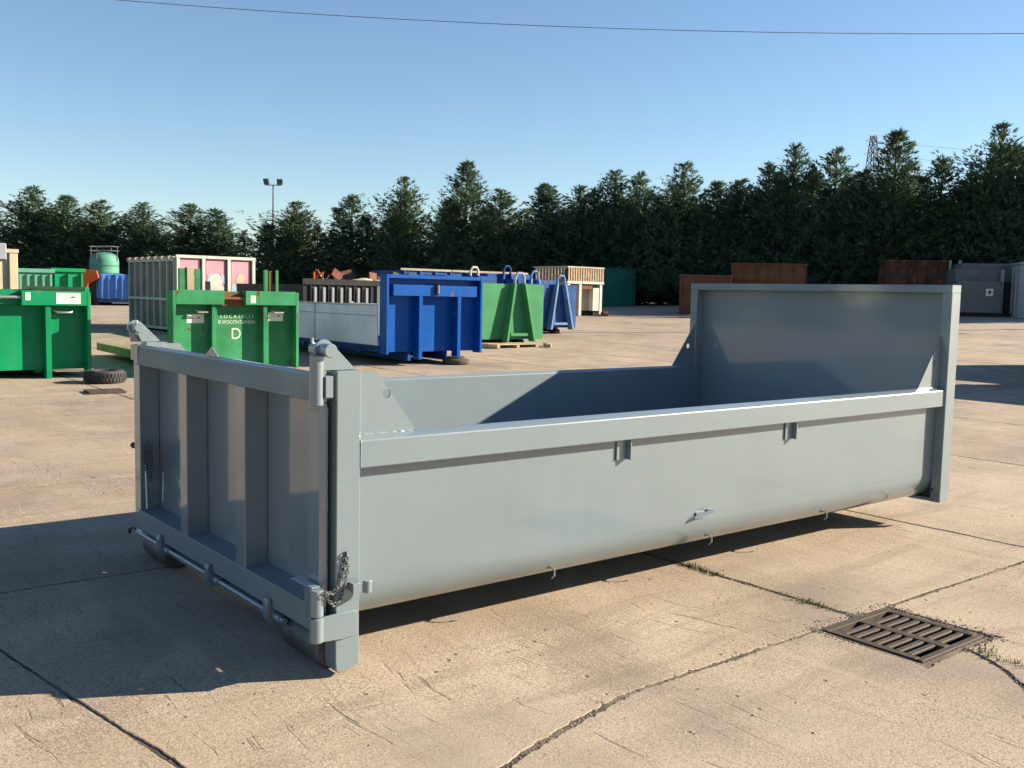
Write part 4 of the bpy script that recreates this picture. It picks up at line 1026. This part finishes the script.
TREES = [(16.3, 93.8, 7.8, 3, 'behind the cream container'), (19.3, 89.8, 8.8, 1, 'with a broad ragged top behind the pale teal bin'), (21.3, 86.9, 8.0, 0, 'behind the orange skip end'), (23.3, 84.1, 7.6, 5, 'just behind the domed teal tank'),
    (25.7, 80.6, 7.4, 1, 'behind the slatted side of the pink panelled container'), (28.3, 76.8, 7.3, 5, 'behind the pink printed panels'), (29.7, 74.8, 6.9, 2, 'low one at the end of its run behind the pink panelled container'), (33.9, 68.9, 7.4, 3, 'broad one standing alone beside the floodlight mast'),
    (36.5, 64.6, 8.0, 2, 'behind the pale upright slats'), (39.0, 60.9, 9.2, 3, 'broad and bushy behind the strong blue container'),
    (41.7, 56.6, 10.2, 0, 'tall and pointed behind the mid-green bin'), (43.0, 54.2, 8.2, 5, 'short one beside the tall pointed cypress'), (44.8, 51.1, 8.5, 4, 'behind the pale-barred blue bin'), (46.1, 48.9, 8.3, 1, 'behind the beige caged container'), (47.4, 46.7, 9.3, 1, 'behind the teal ribbed container'), (48.3, 45.1, 9.1, 5, 'between the teal ribbed and dull red containers'),
    (49.8, 42.4, 9.6, 3, 'broad one behind the dull red container'), (50.8, 40.3, 8.2, 0, 'short one between the dull red and orange-brown containers'), (51.5, 38.9, 8.3, 4, 'short slim one at the edge of the orange-brown container'), (52.4, 37.3, 9.4, 2, 'behind the orange-brown rusty container'),
    (53.2, 35.9, 10.4, 1, 'tall one behind the orange-brown rusty container'), (54.3, 33.5, 10.0, 5, 'tall one next before the lattice pylon'), (54.9, 32.0, 8.5, 4, 'low one under the lattice pylon'), (55.8, 30.3, 10.8, 0, 'tallest pointed one right beside the lattice pylon'), (56.8, 27.7, 9.2, 2, 'behind the dark brown rusty container'), (57.1, 26.4, 7.5, 4, 'low one behind the two pale posts'),
    (58.0, 24.8, 10.8, 3, 'tall broad one behind the slate grey compactor'), (58.9, 22.5, 11.3, 0, 'tall one behind the pale blue-grey container')]
EXTRA = [(59.5, 20.3, 11.5, 5), (60.2, 17.9, 11.8, 1), (60.9, 15.2, 12.0, 0), (61.6, 12.4, 11.6, 3), (62.2, 9.6, 12.0, 5), (62.8, 6.5, 11.5, 1)]
rnd = random.Random(17)
for i_, (x, y, h_, kd, lab) in enumerate(TREES):
    tree(x, y, h_, KINDS[kd], rnd.uniform(1.18, 1.5)*(1.0 if i_ > 8 else 1.12), DG+lab.replace('low one at the end of its run behind the pink panelled container', 'low one beyond the pink panelled container'), rnd.uniform(0, 6.28))
for x, y, h_, kd in EXTRA: tree(x, y, h_, KINDS[kd], 1.05, 'dark green cypress tree in the hedge run past the pale blue-grey container', rnd.uniform(0, 6.28))
# second, lower row closing the hedge
ALLT = [t_[:4] for t_ in TREES]+EXTRA
for i_ in range(len(ALLT)-1):
    (x0, y0, h0, k0), (x1, y1, h1, k1) = ALLT[i_], ALLT[i_+1]
    gap = i_ in (6, 7)
    tree((x0+x1)/2+1.6, (y0+y1)/2+1.3, min(h0, h1)*(.62 if gap else rnd.uniform(.70, .86) if i_ < 16 else rnd.uniform(.82, .95)), thin if gap else KINDS[(i_*5+2) % 6], rnd.uniform(1.15, 1.4), 'shorter dark cypress filling a gap low in the boundary hedge' if not gap else 'thin brown half-dead cypress in the hedge gap', rnd.uniform(0, 6.28))
for x, y, h_ in ((31.5, 72.6, 5.2), (32.6, 71.0, 5.4), (35.1, 67.0, 5.6), (35.8, 66.0, 5.2), (43.4, 52.7, 5.6)):
    tree(x-.5, y-.3, h_, thin, .9, 'thin brown half-dead cypress in the hedge gap', rnd.uniform(0, 6.28))
# the hedge goes on round the yard, out of view but mirrored in the paint
for k in range(22):
    u_ = k/21; tree(13-62*u_, 96-66*u_*u_-8*u_, rnd.uniform(8, 10), KINDS[k % 6], 1.3, 'dark green cypress tree in the hedge run past the cream container', rnd.uniform(0, 6.28))
